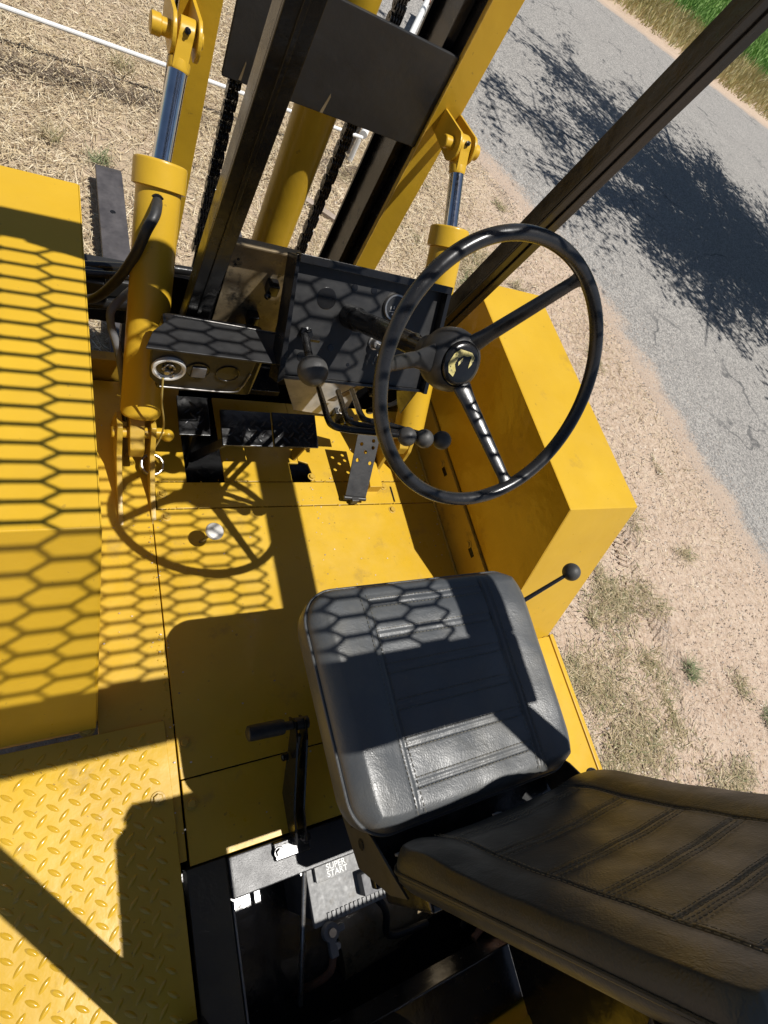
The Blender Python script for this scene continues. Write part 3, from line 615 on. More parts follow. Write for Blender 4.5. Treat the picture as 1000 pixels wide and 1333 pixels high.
# ---- seat
def rrect(p, hx, hy, rc):
    """squash a point of the unit square into a rounded rectangle"""
    a, b = p; m = max(abs(a), abs(b))
    if m < 1e-6: return 0.0, 0.0
    qx, qy = a / m * hx, b / m * hy
    ex, ey = abs(qx) - (hx - rc), abs(qy) - (hy - rc)
    s = 1.0
    if ex > 0 and ey > 0:
        # intersect the ray from the centre with the corner arc
        cx, cy = hx - rc, hy - rc; dx, dy = abs(qx), abs(qy); A = dx * dx + dy * dy; Bq = -2 * (dx * cx + dy * cy); C_ = cx * cx + cy * cy - rc * rc
        disc = Bq * Bq - 4 * A * C_; s = (-Bq + math.sqrt(max(disc, 0))) / (2 * A)
    k = 1 + (s - 1) * m ** 8
    return a * hx * k, b * hy * k
def groove(d, w, dep): return -dep * math.exp(-(d / w) ** 2)
def pad(name, mat, parent, O, U, V, N, hx, hy, rc, topf, roll, thick, inset, taper, nu=190, nv=180):
    """upholstered pad: local (u,v) on plane O+U,V, height along N"""
    bm = B(); grid = []
    for i in range(nu + 1):
        row = []
        for j in range(nv + 1):
            a = -1 + 2 * i / nu; b = -1 + 2 * j / nv
            a = math.sin(a * math.pi / 2) * .35 + a * .65; b = math.sin(b * math.pi / 2) * .35 + b * .65
            x, y = rrect((a, b), hx, hy, rc); m = max(abs(a), abs(b)); x *= 1 + taper * y / hy
            e = (1 - m) * min(hx, hy)
            z = -roll * (1 - math.sqrt(max(0, 1 - (1 - min(e / roll, 1)) ** 2))) if e < roll else 0
            z += topf(x, y) * min(1, e / (roll * .8))
            row.append(bm.verts.new(O + U * x + V * y + N * z))
        grid.append(row)
    for i in range(nu):
        for j in range(nv): bm.faces.new([grid[i][j], grid[i + 1][j], grid[i + 1][j + 1], grid[i][j + 1]])
    loop = [grid[i][0] for i in range(nu)] + [grid[nu][j] for j in range(nv)] + [grid[i][nv] for i in range(nu, 0, -1)] + [grid[0][j] for j in range(nv, 0, -1)]
    C0 = O.copy(); prev = loop; outline = [v.co.copy() for v in loop]
    for s in (.08, .3, .6, .85, 1.0):
        ring = []
        for v in outline:
            r = v - C0; r -= N * r.dot(N); k = 1 + .012 * math.sin(math.pi * s) * 1.2 - inset * s * s
            ring.append(bm.verts.new(C0 + r * k + N * ((v - C0).dot(N) - thick * s)))
        n_ = len(ring)
        for i in range(n_): bm.faces.new([prev[i], ring[i], ring[(i + 1) % n_], prev[(i + 1) % n_]])
        prev = ring
    bm.faces.new(prev)
    bmesh.ops.recalc_face_normals(bm, faces=bm.faces)
    o = put(name, bm, mat, parent, ang=80)
    bm = B(); L2 = outline[::3]; tube(bm, [C0 + (q - C0) * 1.004 + N * .001 for q in L2], .0028, 8, closed=True); put('piping', bm, mat, o)
    return o
def stitches(name, parent, O, U, V, N, topf, lines, taper, hy, L=.0052, gap=.0028, w=.0011):
    bm = B()
    for (a, b, fn) in lines:
        A_ = Vector((a[0], a[1])); B_ = Vector((b[0], b[1])); D = (B_ - A_); n = int(D.length / (L + gap)); D.normalize()
        for i in range(n):
            pts = []
            for t in (i * (L + gap), i * (L + gap) + L):
                q = A_ + D * t; x, y = fn(q.x, q.y) if fn else (q.x, q.y); x *= 1 + taper * y / hy
                pts.append(O + U * x + V * y + N * (topf(x, y) + .0016))
            d = (pts[1] - pts[0]).normalized(); s = d.cross(N).normalized() * w / 2
            q0, q1 = pts; vs = [bm.verts.new(q0 - s), bm.verts.new(q0 + s), bm.verts.new(q1 + s), bm.verts.new(q1 - s)]
            vt = [bm.verts.new(q0 - s * .5 + N * .0006), bm.verts.new(q0 + s * .5 + N * .0006), bm.verts.new(q1 + s * .5 + N * .0006), bm.verts.new(q1 - s * .5 + N * .0006)]
            bm.faces.new(vt)
            for k in range(4): bm.faces.new([vs[k], vs[(k + 1) % 4], vt[(k + 1) % 4], vt[k]])
    return put(name, bm, THREAD, parent, kind='stuff')
# cushion
CO = Vector((.590, .057, 1.478)); CU = Vector((1, 0, 0)); CV = Vector((0, 1, 0)); CN = Vector((0, 0, 1)); CHX, CHY = .236, .192
c_tr = [-.142, -.083, -.024, .035, .094, .150]
def c_top(x, y):
    z = 0; bx = .128
    z += groove(abs(abs(x) - bx), .0024, .0020) + groove(abs(abs(x) - bx - .009), .0020, .0012)
    if abs(x) < bx:
        for t in c_tr: z += groove(y - t, .0022, .0016) + groove(y - t - .010, .0020, .0012)
        ph = min(abs(y - t - .005) for t in c_tr); z += .0010 * min(1, ph / .02)
        z -= .002
    else:
        z += .008 * math.sin(min(1, (abs(x) - bx) / .09) * math.pi / 1.6)
    z += .0008 * math.sin(x * 61 + y * 23) * math.sin(y * 47 - x * 19)
    return z - .010 * max(0, (y - .10) / .09) ** 2
cu = pad('seat_cushion', LEA, FL, CO, CU, CV, CN, CHX, CHY, .060, c_top, .028, .072, .05, .03)
ln = []
for s in (-1, 1):
    for off in (-.003, .012): ln.append(((s * (.128 + off), -.178), (s * (.128 + off), .178), None))
for t in c_tr:
    for off in (-.003, .013): ln.append(((-.124, t + off), (.124, t + off), None))
stitches('stitching', cu, CO, CU, CV, CN, c_top, ln, .03, CHY)
# backrest
BU = Vector((1, 0, 0)); BV = Vector((0, -.155, .988)).normalized(); BN = BU.cross(BV).normalized() * -1
if BN.y < 0: BN = -BN
BHX, BHY = .212, .262
BO = Vector((.594, -.150, 1.484)) + BV * BHY
b_tr = [-.205, -.118, -.030, .050, .130, .205]
def b_top(x, y):
    z = 0; bx = .128; yy = y
    z += groove(abs(abs(x) - bx), .0022, .0022)
    if abs(x) < bx:
        for t in b_tr: z += groove(yy - t, .0018, .0014) + groove(yy - t - .013, .0016, .0011)
        ph = min(abs(yy - t - .006) for t in b_tr); z += .0006 * min(1, ph / .022)
    z += .014 * (x / BHX) ** 2 - .008
    if abs(x) >= bx: z += .004 * math.sin(min(1, (abs(x) - bx) / .08) * math.pi)
    z += .0008 * math.sin(x * 51 + y * 33) * math.sin(y * 37 - x * 29)
    return z + .008 * math.exp(-((y + .18) / .07) ** 2)
bk = pad('backrest', LEAB, FL, BO, BU, BV, BN, BHX, BHY, .048, b_top, .018, .036, .14, -.01, 200, 230)
ln = []
for s in (-1, 1):
    for off in (-.004, .005): ln.append(((s * (.128 + off), -.245), (s * (.128 + off), .245), None))
for t in b_tr:
    for off in (-.004, .004, .010, .017): ln.append(((-.124, t + off), (.124, t + off), None))
stitches('stitching', bk, BO, BU, BV, BN, b_top, ln, -.01, BHY)
bm = B(); M = Matrix(((BU.x, BV.x, BN.x, BO.x), (BU.y, BV.y, BN.y, BO.y), (BU.z, BV.z, BN.z, BO.z), (0, 0, 0, 1)))
box(bm, -.17, .19, -.225, .225, -.070, -.054, .010, M, 3); put('back_shell', bm, BLKM, bk)
bm = B(); box(bm, .41, .835, -.215, -.10, 1.352, 1.372, .004); put('gap_dark_panel', bm, BLK, FL)  # black panel added to keep the gap between the pads dark
bm = B(); box(bm, .385, .79, -.125, .225, 1.375, 1.40, .006); put('cushion_pan', bm, BLKM, cu)
bm = B(); box(bm, .60, .79, -.09, .18, ZF, 1.375, .01); put('seat_pedestal', bm, BLK, FL)
bm = B(); box(bm, .408, .78, -.230, -.200, 1.40, 1.535, .006); put('shade_bracket', bm, BLK, bk)  # hidden block added to extend the backrest's shadow across the floor
bm = B(); box(bm, .535, .78, -.292, -.20, 1.30, 1.36, .006); put('shade_rail', bm, BLK, FL)  # hidden box added to shade the right part of the front frame strip
# unseen canister and tank added to shade the tread plate and engine bay
bm = B(); lathe(bm, (.463, -.258, 1.935), (0, -1, 0), [(0, .03), (.004, .088), (.02, .101), (.50, .101), (.52, .088), (.525, .03)], 40); shade_can = put('air_cleaner_or_shade_can', bm, BLK, FL)
bm = B(); cyl(bm, (.463, -.72, 1.0), (.463, -.72, 1.87), .03, 16); put('stem', bm, BLK, shade_can)
bm = B(); lathe(bm, (.40, -.66, 1.62), (1, 0, 0), [(0, .02), (.01, .10), (.05, .165), (.56, .165), (.60, .10), (.61, .02)], 40); gt = put('shade_tank', bm, WHITE, FL)
bm = B(); box(bm, .50, .54, -.83, -.49, 1.04, 1.47, .004); box(bm, .84, .88, -.83, -.49, 1.04, 1.47, .004); put('shade_tank_cradle', bm, BLK, gt, kind='stuff')
for x, s in ((.385, 1), (.812, -1)):
    bm = B(); prism(bm, [(x, -.060, 1.340), (x, -.074, 1.360), (x, -.133, 1.449), (x, -.176, 1.489), (x, -.205, 1.52), (x, -.205, 1.47), (x, -.176, 1.378)], (.004 * s, 0, 0), .0008)
    h = put('hinge_plate', bm, BLKM, FL)
    bm = B(); lathe(bm, (x - .0006 * s, -.142, 1.408), (-s, 0, 0), [(0, .0085), (.0006, .0085)], 20); put('hinge_hole', bm, BLK, h)
    if s == -1:
        bm = bolt_bm((x - .006, -.155, 1.50), (-1, 0, .3), .008, .006); put('hinge_bolt', bm, ZINC, h)
bm = B()
for x in (.425, .475, .62, .74): box(bm, x, x + .012, -.170, -.166, 1.43, 1.455, .001)
put('spring_clip', bm, WHITE, bk)

# ---- parking brake
hb = B(); box(hb, .418, .424, -.14, -.10, ZF, 1.0, .001)
prism(hb, [(.415, -.165, ZF + .006), (.415, -.06, ZF + .006), (.415, .055, 1.085), (.415, .085, 1.095), (.415, .07, 1.13), (.415, .03, 1.115), (.415, -.10, 1.02), (.415, -.165, 1.0)], (.005, 0, 0), .001)
prism(hb, [(.437, -.165, ZF + .006), (.437, -.06, ZF + .006), (.437, .055, 1.085), (.437, .085, 1.095), (.437, .07, 1.13), (.437, .03, 1.115), (.437, -.10, 1.02), (.437, -.165, 1.0)], (.005, 0, 0), .001)
pbk = put('parking_brake', hb, BLK, FL)
bm = B(); lathe(bm, (.450, .066, 1.108), (-1, 0.03, .02), [(0, .013), (.03, .013), (.032, .009), (.052, .009), (.054, .0145), (.06, .016), (.125, .016), (.13, .015), (.133, .010)], 20); put('grip', bm, RUB, pbk)
bm = B(); cyl(bm, (.428, -.02, 1.03), (.428, .045, 1.10), .006, 10); put('rod', bm, STEEL, pbk)
bm = B(); box(bm, .375, .455, -.185, -.150, ZF + .006, ZF + .016, .003); put('foot', bm, BLK, pbk)
for c in ((.385, -.17), (.448, -.16)): put('foot_bolt', bolt_bm((c[0], c[1], ZF + .016), (0, 0, 1), .008, .007), BLK, pbk)
bm = B(); lathe(bm, (.41, .01, 1.06), (-1, 0, 0), [(0, .008), (.012, .008), (.014, .005)], 6); put('pivot_bolt', bm, BLK, pbk)

# ---- seat-side lever with knob
bm = B(); cyl(bm, (.84, .18, 1.425), (.945, .214, 1.494), .005, 12, r2=.004); sl = put('side_lever', bm, BLK, FL)
bm = B(); ball(bm, (.953, .2165, 1.499), .0195, 24, (1, 1, 1.0)); put('knob', bm, KNOB, sl)

# ---- steering wheel
WC = Vector((.568, .433, 1.825)); WN = Vector((0, -.799, .602)).normalized(); WX = Vector((1, 0, 0)); WU = Vector((0, .602, .799)).normalized(); WR = .1963
bm = B(); tube(bm, [WC + (WX * math.cos(a) + WU * math.sin(a)) * WR for a in np.linspace(0, 2 * math.pi, 121)[:-1]], .0106, 18, closed=True)
sw = put('steering_wheel', bm, RIM, FL, ang=180)
for deg in (-62, 57, 180):
    a = math.radians(deg); e = WX * math.cos(a) + WU * math.sin(a); t = WN.cross(e)
    pts = []; K = 26; bm = B(); rings = []
    for k in range(K + 1):
        s = k / K; r = .030 + (WR - .032 - .002) * s; dep = .105 * (1 - s) ** 1.0 + .004
        if deg == 180: dep = .115 * (1 - s ** 1.25) + .004
        c = WC + e * r - WN * dep; w = .0145 - .0045 * s + .006 * max(0, (s - .93) / .07) ** 2 + (.012 * max(0, (.4 - s) / .4) if deg == 180 else .004 * max(0, (.2 - s) / .2)); h = .0075 - .0015 * s
        dr_ = (e * 1 + WN * .75).normalized(); nn = dr_.cross(t).normalized()
        rings.append([bm.verts.new(c + t * w * math.copysign(abs(math.cos(q)) ** .7, math.cos(q)) + nn * h * math.sin(q)) for q in [2 * math.pi * i / 16 for i in range(16)]])
    for a_, b_ in zip(rings, rings[1:]):
        for i in range(16): bm.faces.new([a_[i], a_[(i + 1) % 16], b_[(i + 1) % 16], b_[i]])
    bm.faces.new(rings[0]); bm.faces.new(rings[-1][::-1]); bmesh.ops.recalc_face_normals(bm, faces=bm.faces)
    put('spoke', bm, RIM if deg != 180 else BLKM, sw, ang=60)
HC = WC - WN * .155
bm = B(); lathe(bm, HC, WN, [(0, .030), (.004, .040), (.012, .050), (.03, .0525), (.046, .050), (.056, .043), (.060, .0375), (.056, .0365)], 48); put('hub', bm, BLKM, sw, ang=50)
bm = B(); lathe(bm, HC + WN * .052, WN, [(0, .0352), (.010, .0352), (.013, .033), (.0145, .028), (.0155, .015), (.016, .001)], 48); put('horn_cap', bm, BLK, sw, ang=50)
# worn emblem: a faded cream-yellow arch flaking off the cap
EM = paint('faded_emblem', (0.50, 0.42, 0.12), (0.66, 0.58, 0.28), .5, .7, 60, .0003, 120, dirt=(.03, .03, .03), dirt_at=(.56, .62))
def em_pt(a, r): return HC + WN * (.0525 + .0155 - .00002 * 0 - .9 * (r ** 2)) + (WX * math.cos(a) + WU * math.sin(a)) * r
bm = B()
def em_poly(pts):
    vs = []
    for x, y in pts:
        r = math.hypot(x, y); hgt = np.interp(r, [0, .015, .028, .033], [.0683, .0678, .0668, .0655]); vs.append(bm.verts.new(HC + WN * (float(hgt) + .0005) + WX * x + WU * y))
    bm.faces.new(vs)
for p_ in ([(-.027, -.006), (-.024, -.014), (-.014, -.020), (-.012, -.010), (-.017, .0)], [(-.029, .0), (-.027, -.006), (-.017, 0), (-.013, .010), (-.022, .016)], [(-.022, .016), (-.013, .010), (-.004, .015), (-.002, .023), (-.012, .024)],
           [(-.004, .015), (-.002, .023), (.012, .021), (.013, .016), (.004, .014)], [(.013, .016), (.012, .021), (.020, .014), (.016, .002), (.011, -.004), (.012, .008)], [(-.011, .004), (-.004, .012), (-.004, .006), (-.010, -.002)]):
    em_poly(p_)
bmesh.ops.recalc_face_normals(bm, faces=bm.faces); put('emblem', bm, EM, sw)
# ---- column
DP = Vector((.568, .850, 1.510))
bm = B(); lathe(bm, DP + WN * -.02, WN, [(0, .0235), (.01, .0255), (.06, .0255), (.065, .022), (.30, .0205), (.305, .017), (.36, .016)], 32); put('steering_column', bm, BLK, FL)
bm = B(); cyl(bm, WC - WN * .20, WC - WN * .15, .026, 28, .004); put('column_collar', bm, BLKM, FL)

# ---- dash panel (perpendicular to the column)
U = Vector((1, 0, 0)); Vv = WU; N_ = WN
def dpt(x, v, h=0.0): return Vector((x, DP.y, DP.z)) + Vv * v + N_ * h
# v runs up the panel: bottom -.143, top +.103
def dpoly(pts, h0, h1, mat, name, parent=None, bv=.0012):
    bm = B(); prism(bm, [dpt(x, v, h0) for x, v in pts], N_ * (h1 - h0), bv); return put(name, bm, mat, parent or FL)
dash = dpoly([(.432, -.143), (.800, -.143), (.800, .088), (.432, .088)], -.004, 0, BLKM, 'dash_panel')
dpoly([(.428, .088), (.805, .088), (.805, .104), (.428, .104)], -.004, .026, BLK, 'top_flange', dash)
dpoly([(.428, -.15), (.805, -.15), (.805, -.143), (.428, -.143)], -.03, .010, BLK, 'bottom_flange', dash)
dpoly([(.795, -.15), (.806, -.15), (.806, .104), (.795, .104)], -.05, .024, BLK, 'side_flange', dash)
dpoly([(.418, -.16), (.432, -.15), (.432, .10), (.425, .10)], -.045, .014, BLK, 'side_flange', dash)
for (x, v, r) in ((.507, .028, .0215), (.568, .060, .0075), (.616, .062, .0075), (.535, -.073, .0075), (.470, -.10, .010), (.585, -.105, .004), (.520, -.115, .004)):
    bm = B(); lathe(bm, dpt(x, v, .0002), N_, [(0, r * 1.06), (.0007, r), (.0008, r)], 28); put('panel_hole', bm, BLK, dash)
bm = B(); lathe(bm, dpt(.470, -.047, 0), N_, [(0, .013), (.012, .013), (.014, .008), (.03, .007)], 8); box(bm, .464, .494, .79, .80, 1.478, 1.486, .001); put('toggle_switch', bm, BLK, dash)
bm = B(); lathe(bm, dpt(.676, .036, 0), N_, [(0, .0305), (.006, .0305), (.009, .029), (.009, .0255), (.004, .0252)], 40); g = put('gauge', bm, ZINC, dash)
bm = B(); lathe(bm, dpt(.676, .036, .001), N_, [(0, .026), (.004, .026)], 32); put('gauge_face', bm, LENS, dash)
bm = B()
for k, (dx, dv) in enumerate(((-.012, -.006), (-.004, -.004), (.004, -.004), (.012, -.006))):
    x0 = .676 + dx; v0 = .036 + dv; prism(bm, [dpt(x0 - .0008, v0, .0052), dpt(x0 + .0008, v0, .0052), dpt(x0 + .0008, v0 + .007, .0052), dpt(x0 - .0008, v0 + .007, .0052)], N_ * .0003, 0)
prism(bm, [dpt(.662, .026, .0052), dpt(.690, .026, .0052), dpt(.690, .0272, .0052), dpt(.662, .0272, .0052)], N_ * .0003, 0)
prism(bm, [dpt(.669, .019, .0052), dpt(.684, .019, .0052), dpt(.684, .0225, .0052), dpt(.669, .0225, .0052)], N_ * .0003, 0)
put('gauge_marks', bm, PALE, dash)
# ignition switch
bm = B(); lathe(bm, dpt(.642, -.048, 0), N_, [(0, .016), (.004, .016), (.005, .0125), (.018, .012), (.021, .010)], 28); put('ignition_switch', bm, ZINC, dash)
key = thing('ignition_key', 'small silver key on a ring hanging from the dash ignition switch', 'key', dpt(.642, -.048, .02))
bm = B(); prism(bm, [dpt(.640, -.062, .022), dpt(.6445, -.062, .022), dpt(.6445, -.046, .022), dpt(.640, -.046, .022)], N_ * .018, .0005); put('key_blade', bm, ZINC, key)
bm = B(); tube(bm, [dpt(.648 + .010 * math.cos(a), -.070 + .010 * math.sin(a), .034 + .004 * math.sin(a * 2)) for a in np.linspace(0, 6.28, 25)[:-1]], .0012, 6, closed=True); put('key_ring', bm, ZINC, key)
bm = B(); prism(bm, [dpt(.640, -.098, .028), dpt(.652, -.101, .028), dpt(.650, -.076, .030), dpt(.644, -.074, .030)], N_ * .002, .0005); put('key_tag', bm, STEEL, key)
bm = B(); prism(bm, [dpt(.632, -.092, .024), dpt(.641, -.094, .024), dpt(.642, -.072, .024), dpt(.637, -.072, .024)], N_ * .002, .0005); put('key_tag', bm, BLK, key)

# ---- cowl panel left of the dash, braces and bracket
bm = B(); prism(bm, [(.318, .952, 1.325), (.470, .952, 1.325), (.452, .952, 1.563), (.320, .952, 1.557)], (0, .004, 0), .0006); cw = put('cowl_panel', bm, BRONZE, FL)
bm = B(); box(bm, .318, .456, .938, .960, 1.557, 1.562, .001); put('cowl_lip', bm, BRONZE, cw)
bm = B(); box(bm, .308, .320, .955, 1.01, 1.31, 1.555, .002); put('cowl_edge', bm, BLK, cw)
for c in ((.335, 1.515), (.430, 1.495), (.332, 1.50)):
    bm = B(); lathe(bm, (c[0], .9515, c[1]), (0, -1, 0), [(0, .0032), (.0006, .0030)], 12); put('rivet_hole', bm, BLK, cw)
for c in ((.418, 1.47), (.40, 1.372)):
    bm = B(); box(bm, c[0] - .013, c[0] + .013, .925, .952, c[1] - .015, c[1] + .015, .004); ball(bm, (c[0] - .01, .922, c[1] - .01), .008, 10); put('cowl_clip', bm, BLK, cw)
bm = B(); prism(bm, [(.800, .83, 1.30), (.835, .83, 1.24), (.835, .80, 1.24), (.800, .77, 1.38)], (.004, 0, 0), .0008); put('dash_brace', bm, BLK, dash)
# crossing straps under the dash
for a_, b_ in (((.66, .95, 1.16), (.78, .86, 1.33)), ((.74, .97, 1.05), (.80, .90, 1.28))):
    bm = B(); a_ = Vector(a_); b_ = Vector(b_); s = Vector((.012, 0, 0)); prism(bm, [a_ - s, a_ + s, b_ + s, b_ - s], (0, .004, 0), .0008); put('dash_strap', bm, BRONZE, dash)

# ---- instrument pod on the left
px0, px1 = .168, .436
bm = B(); prism(bm, [(px0 + .008, .800, 1.300), (px0 + .030, .800, 1.272), (px1 - .085, .800, 1.272), (px1 - .060, .800, 1.297), (px1 - .052, .800, 1.345), (px1 - .052, .800, 1.398), (px0 + .002, .800, 1.398)], (0, .02, 0), .003); pod = put('instrument_pod', bm, BLKM, FL)
bm = B(); prism(bm, [(px0 - .012, .785, 1.402), (px1, .785, 1.398), (px1, .872, 1.398), (px0 + .048, .878, 1.400), (px0 + .005, .83, 1.402)], (0, 0, .006), .002); put('pod_hood', bm, BLKM, pod)
bm = B(); tube(bm, [(px0 + .05, .878, 1.408), (px1, .872, 1.405)], .0016, 8); put('hood_edge', bm, STEEL, pod)
bm = B(); tube(bm, smooth_path([(px0 + .030, .797, 1.276), (px1 - .088, .797, 1.276), (px1 - .064, .797, 1.298), (px1 - .056, .797, 1.345)], 6), .0018, 8); put('pod_lip', bm, STEEL, pod)
bm = B(); box(bm, px0 + .03, px1 - .02, .83, .91, 1.22, 1.385, .01); put('pod_rear_box', bm, BLK, pod)
gc = (.209, 1.337)
bm = B(); lathe(bm, (gc[0], .800, gc[1]), (0, -1, 0), [(0, .034), (.006, .034), (.008, .0325), (.008, .0285), (.001, .028)], 40); put('gauge_ring', bm, WHITE, pod)
bm = B(); lathe(bm, (gc[0], .800, gc[1]), (0, -1, 0), [(0, .025), (.002, .025)], 32); put('gauge_back', bm, LENS, pod)
bm = B(); tube(bm, [(gc[0] + .012 * math.cos(a), .795 - .002 * math.sin(3 * a), gc[1] + .002 + .012 * math.sin(a)) for a in np.linspace(0, 5.2, 30)], .0016, 6); cyl(bm, (gc[0] - .004, .798, gc[1] - .006), (gc[0] - .004, .789, gc[1] - .006), .006, 10)
for k in range(9):
    a = rng.uniform(0, 6.28); r_ = rng.uniform(.006, .021); ball(bm, (gc[0] + r_ * math.cos(a), .795, gc[1] + r_ * math.sin(a)), rng.uniform(.0015, .004), 8)
put('gauge_works', bm, ZINC, pod)
for x in (.268, .332):
    bm = B(); lathe(bm, (x, .7993, 1.337), (0, -1, 0), [(0, .026), (.0015, .0255), (.0018, .0235), (.0002, .023)], 32); put('gauge_hole', bm, BLK, pod)
bm = B(); box(bm, .255, .285, .795, .80, 1.318, 1.350, .002); put('gauge_stub', bm, GREY, pod)
# bezel dangling on its wire
bz = thing('hanging_gauge_bezel', 'pale metal gauge ring resting on the floor at the end of a thin yellow wire', 'bezel', (.213, .775, ZF + .02))
bm = B(); lathe(bm, (.2135, .777, ZF + .014), (.05, -.35, 1), [(0, .0245), (0, .029), (.016, .029), (.018, .027), (.018, .0245), (0, .0243)], 40, cap=False); put('ring', bm, ZINC, bz)
bm = B(); tube(bm, smooth_path([(.200, .792, 1.312), (.206, .782, 1.24), (.222, .785, 1.15), (.222, .790, 1.08), (.214, .788, 1.03), (.216, .780, .995), (.210, .770, .985)], 8), .0022, 8); put('wire', bm, WIRE, bz)

# ---- firewall and toe plate
bm = B(); prism(bm, [(.23, 1.04, 1.02), (.63, 1.04, 1.02), (.63, 1.04, 1.36), (.23, 1.04, 1.36)], (0, .01, 0), .001); box(bm, .23, .55, .94, 1.04, 1.09, 1.11, .002); put('firewall', bm, BLK, FL)
bm = B(); prism(bm, [(.555, .985, 1.14), (.815, .985, 1.110), (.820, .975, .965), (.640, .975, .985)], (0, .004, 0), .001); put('toe_panel', bm, SILVER, FL)
bm = B(); prism(bm, [(.575, 1.045, 1.09), (.85, 1.045, 1.06), (.85, 1.10, 1.30), (.57, 1.10, 1.30)], (0, .006, 0), .001); put('firewall', bm, BRONZE, FL)
bm = B(); box(bm, .77, .81, .955, .985, ZF, 1.01, .004); box(bm, .80, .84, .93, .96, ZF, .995, .004); put('linkage_block', bm, BLK, FL)
for c in ((.79, .965, 1.01), (.825, .94, .995), (.76, .99, ZF)): put('linkage_bolt', bolt_bm(c, (0, 0, 1), .008, .008), ZINC, FL)

# ---- pedals
def tread_pad(x0, x1, c_y, c_z, w, tilt, name, label):
    M = Matrix.Translation(((x0 + x1) / 2, c_y, c_z)) @ Matrix.Rotation(tilt, 4, 'X'); hx = (x1 - x0) / 2
    bm = B(); box(bm, -hx, hx, -w / 2, w / 2, -.004, .004, .0015, M); o = put(name, bm, BLK, FL, label=label)
    bm = B(); p_ = .030; R3 = M.to_3x3()
    for i in range(-4, 5):
        for j in range(-3, 4):
            for k in (0, 1):
                x = (i + .5 * k) * p_; y = (j + .5 * k) * p_
                if abs(x) > hx - .013 or abs(y) > w / 2 - .012: continue
                a = math.radians(45 if k else -45)
                lugs(bm, M @ Vector((x, y, .004)), R3 @ Vector((math.cos(a), math.sin(a), 0)), R3 @ Vector((-math.sin(a), math.cos(a), 0)), R3 @ Vector((0, 0, 1)), .026, .008, .002)
    put('tread_lugs', bm, BLK, o, ang=180, kind='stuff')
    return o
pa = tread_pad(.268, .345, .852, 1.095, .105, math.radians(12), 'pedal', 'left pedal pad')
pb = tread_pad(.372, .508, .822, 1.095, .098, math.radians(14), 'pedal', 'middle pedal pad')
pc = tread_pad(.512, .640, .822, 1.097, .098, math.radians(14), 'pedal', 'right pedal pad')
bm = B(); prism(bm, [(.30, .80, 1.08), (.30, .83, 1.085), (.33, .90, .80), (.33, .87, .80)], (.012, 0, 0), .002); put('pedal_arm', bm, BLK, pa)
bm = B(); prism(bm, [(.375, .78, 1.07), (.375, .80, 1.08), (.350, .92, .80), (.350, .89, .80)], (.010, 0, 0), .002); put('pedal_arm', bm, STEEL, pb)
bm = B(); prism(bm, [(.625, .80, 1.085), (.625, .83, 1.085), (.60, .86, .80), (.60, .82, .80)], (.008, 0, 0), .002); put('pedal_arm', bm, YELD, pc)
# accelerator: perforated plate
def accel():
    TL = Vector((.772, .822, 1.100)); TR = Vector((.846, .816, 1.100)); BL = Vector((.745, .676, .985)); BR = Vector((.812, .668, .985))
    holes = [(.22, .90), (.62, .82), (.80, .97), (.16, .68), (.55, .60), (.95, .62)]
    holes = [(.25, .84), (.75, .91), (.5, .72), (.22, .58), (.82, .55), (.80, .80)]
    bm = B(); n = (TR - TL).cross(BL - TL).normalized(); n = n if n.z > 0 else -n
    def q(u, v): return (TL * v + BL * (1 - v)) * (1 - u) + (TR * v + BR * (1 - v)) * u
    nu, nv = 36, 76; vs = [[bm.verts.new(q(i / nu, j / nv)) for j in range(nv + 1)] for i in range(nu + 1)]
    for i in range(nu):
        for j in range(nv):
            u, v = (i + .5) / nu, (j + .5) / nv
            if any(((u - a) * .074) ** 2 + ((v - b) * .185) ** 2 < .0055 ** 2 for a, b in holes): continue
            bm.faces.new([vs[i][j], vs[i + 1][j], vs[i + 1][j + 1], vs[i][j + 1]])
    for v in [v for v in bm.verts if not v.link_faces]: bm.verts.remove(v)
    # pull hole edges onto true circles
    for v in bm.verts:
        if v.is_boundary:
            for a, b in holes:
                c = q(a, b); d = v.co - c
                if d.length < .0085 : v.co = c + d.normalized() * .0058
    r = bmesh.ops.extrude_face_region(bm, geom=bm.faces[:]); bmesh.ops.translate(bm, verts=[g for g in r['geom'] if isinstance(g, bmesh.types.BMVert)], vec=n * .004)
    bmesh.ops.recalc_face_normals(bm, faces=bm.faces)
    o = put('accelerator_pedal', bm, BLKM, FL)
    bm = B(); box(bm, .765, .79, .655, .69, ZF + .003, .985, .003); cyl(bm, (.742, .672, .978), (.815, .664, .978), .007, 12); put('pedal_hinge', bm, BLKM, o)
accel()

# ---- control levers
def lever(path, r, knob, kr, name='hydraulic_lever', sq=(1, 1, 1)):
    bm = B(); tube(bm, smooth_path(path, 8), r, 12); o = put(name, bm, BLK, FL)
    bm = B(); ball(bm, knob, kr, 28, sq); put('knob', bm, KNOB, o); return o
for k, (kx, ky, a_, b_) in enumerate(((.605, .524, (.567, .814, 1.300), (.462, .572, 1.493)), (.646, .521, (.619, .808, 1.300), (.505, .582, 1.491)), (.690, .519, (.667, .825, 1.290), (.541, .592, 1.490)))):
    a_ = Vector(a_); b_ = Vector(b_); c_ = Vector((b_.x + .030, b_.y - .020, 1.505)); e_ = Vector((kx - .012, ky + .004, 1.530))
    lever([a_, a_.lerp(b_, .5), a_.lerp(b_, .9), b_ + Vector((.006, -.008, .004)), c_, c_.lerp(e_, .5), e_], .0070, (kx, ky, 1.532), .0195)
lever([(.468, .812, 1.470), (.458, .790, 1.490), (.446, .745, 1.508), (.438, .705, 1.520), (.434, .685, 1.525)], .0085, (.432, .665, 1.532), .0300, 'gear_lever')
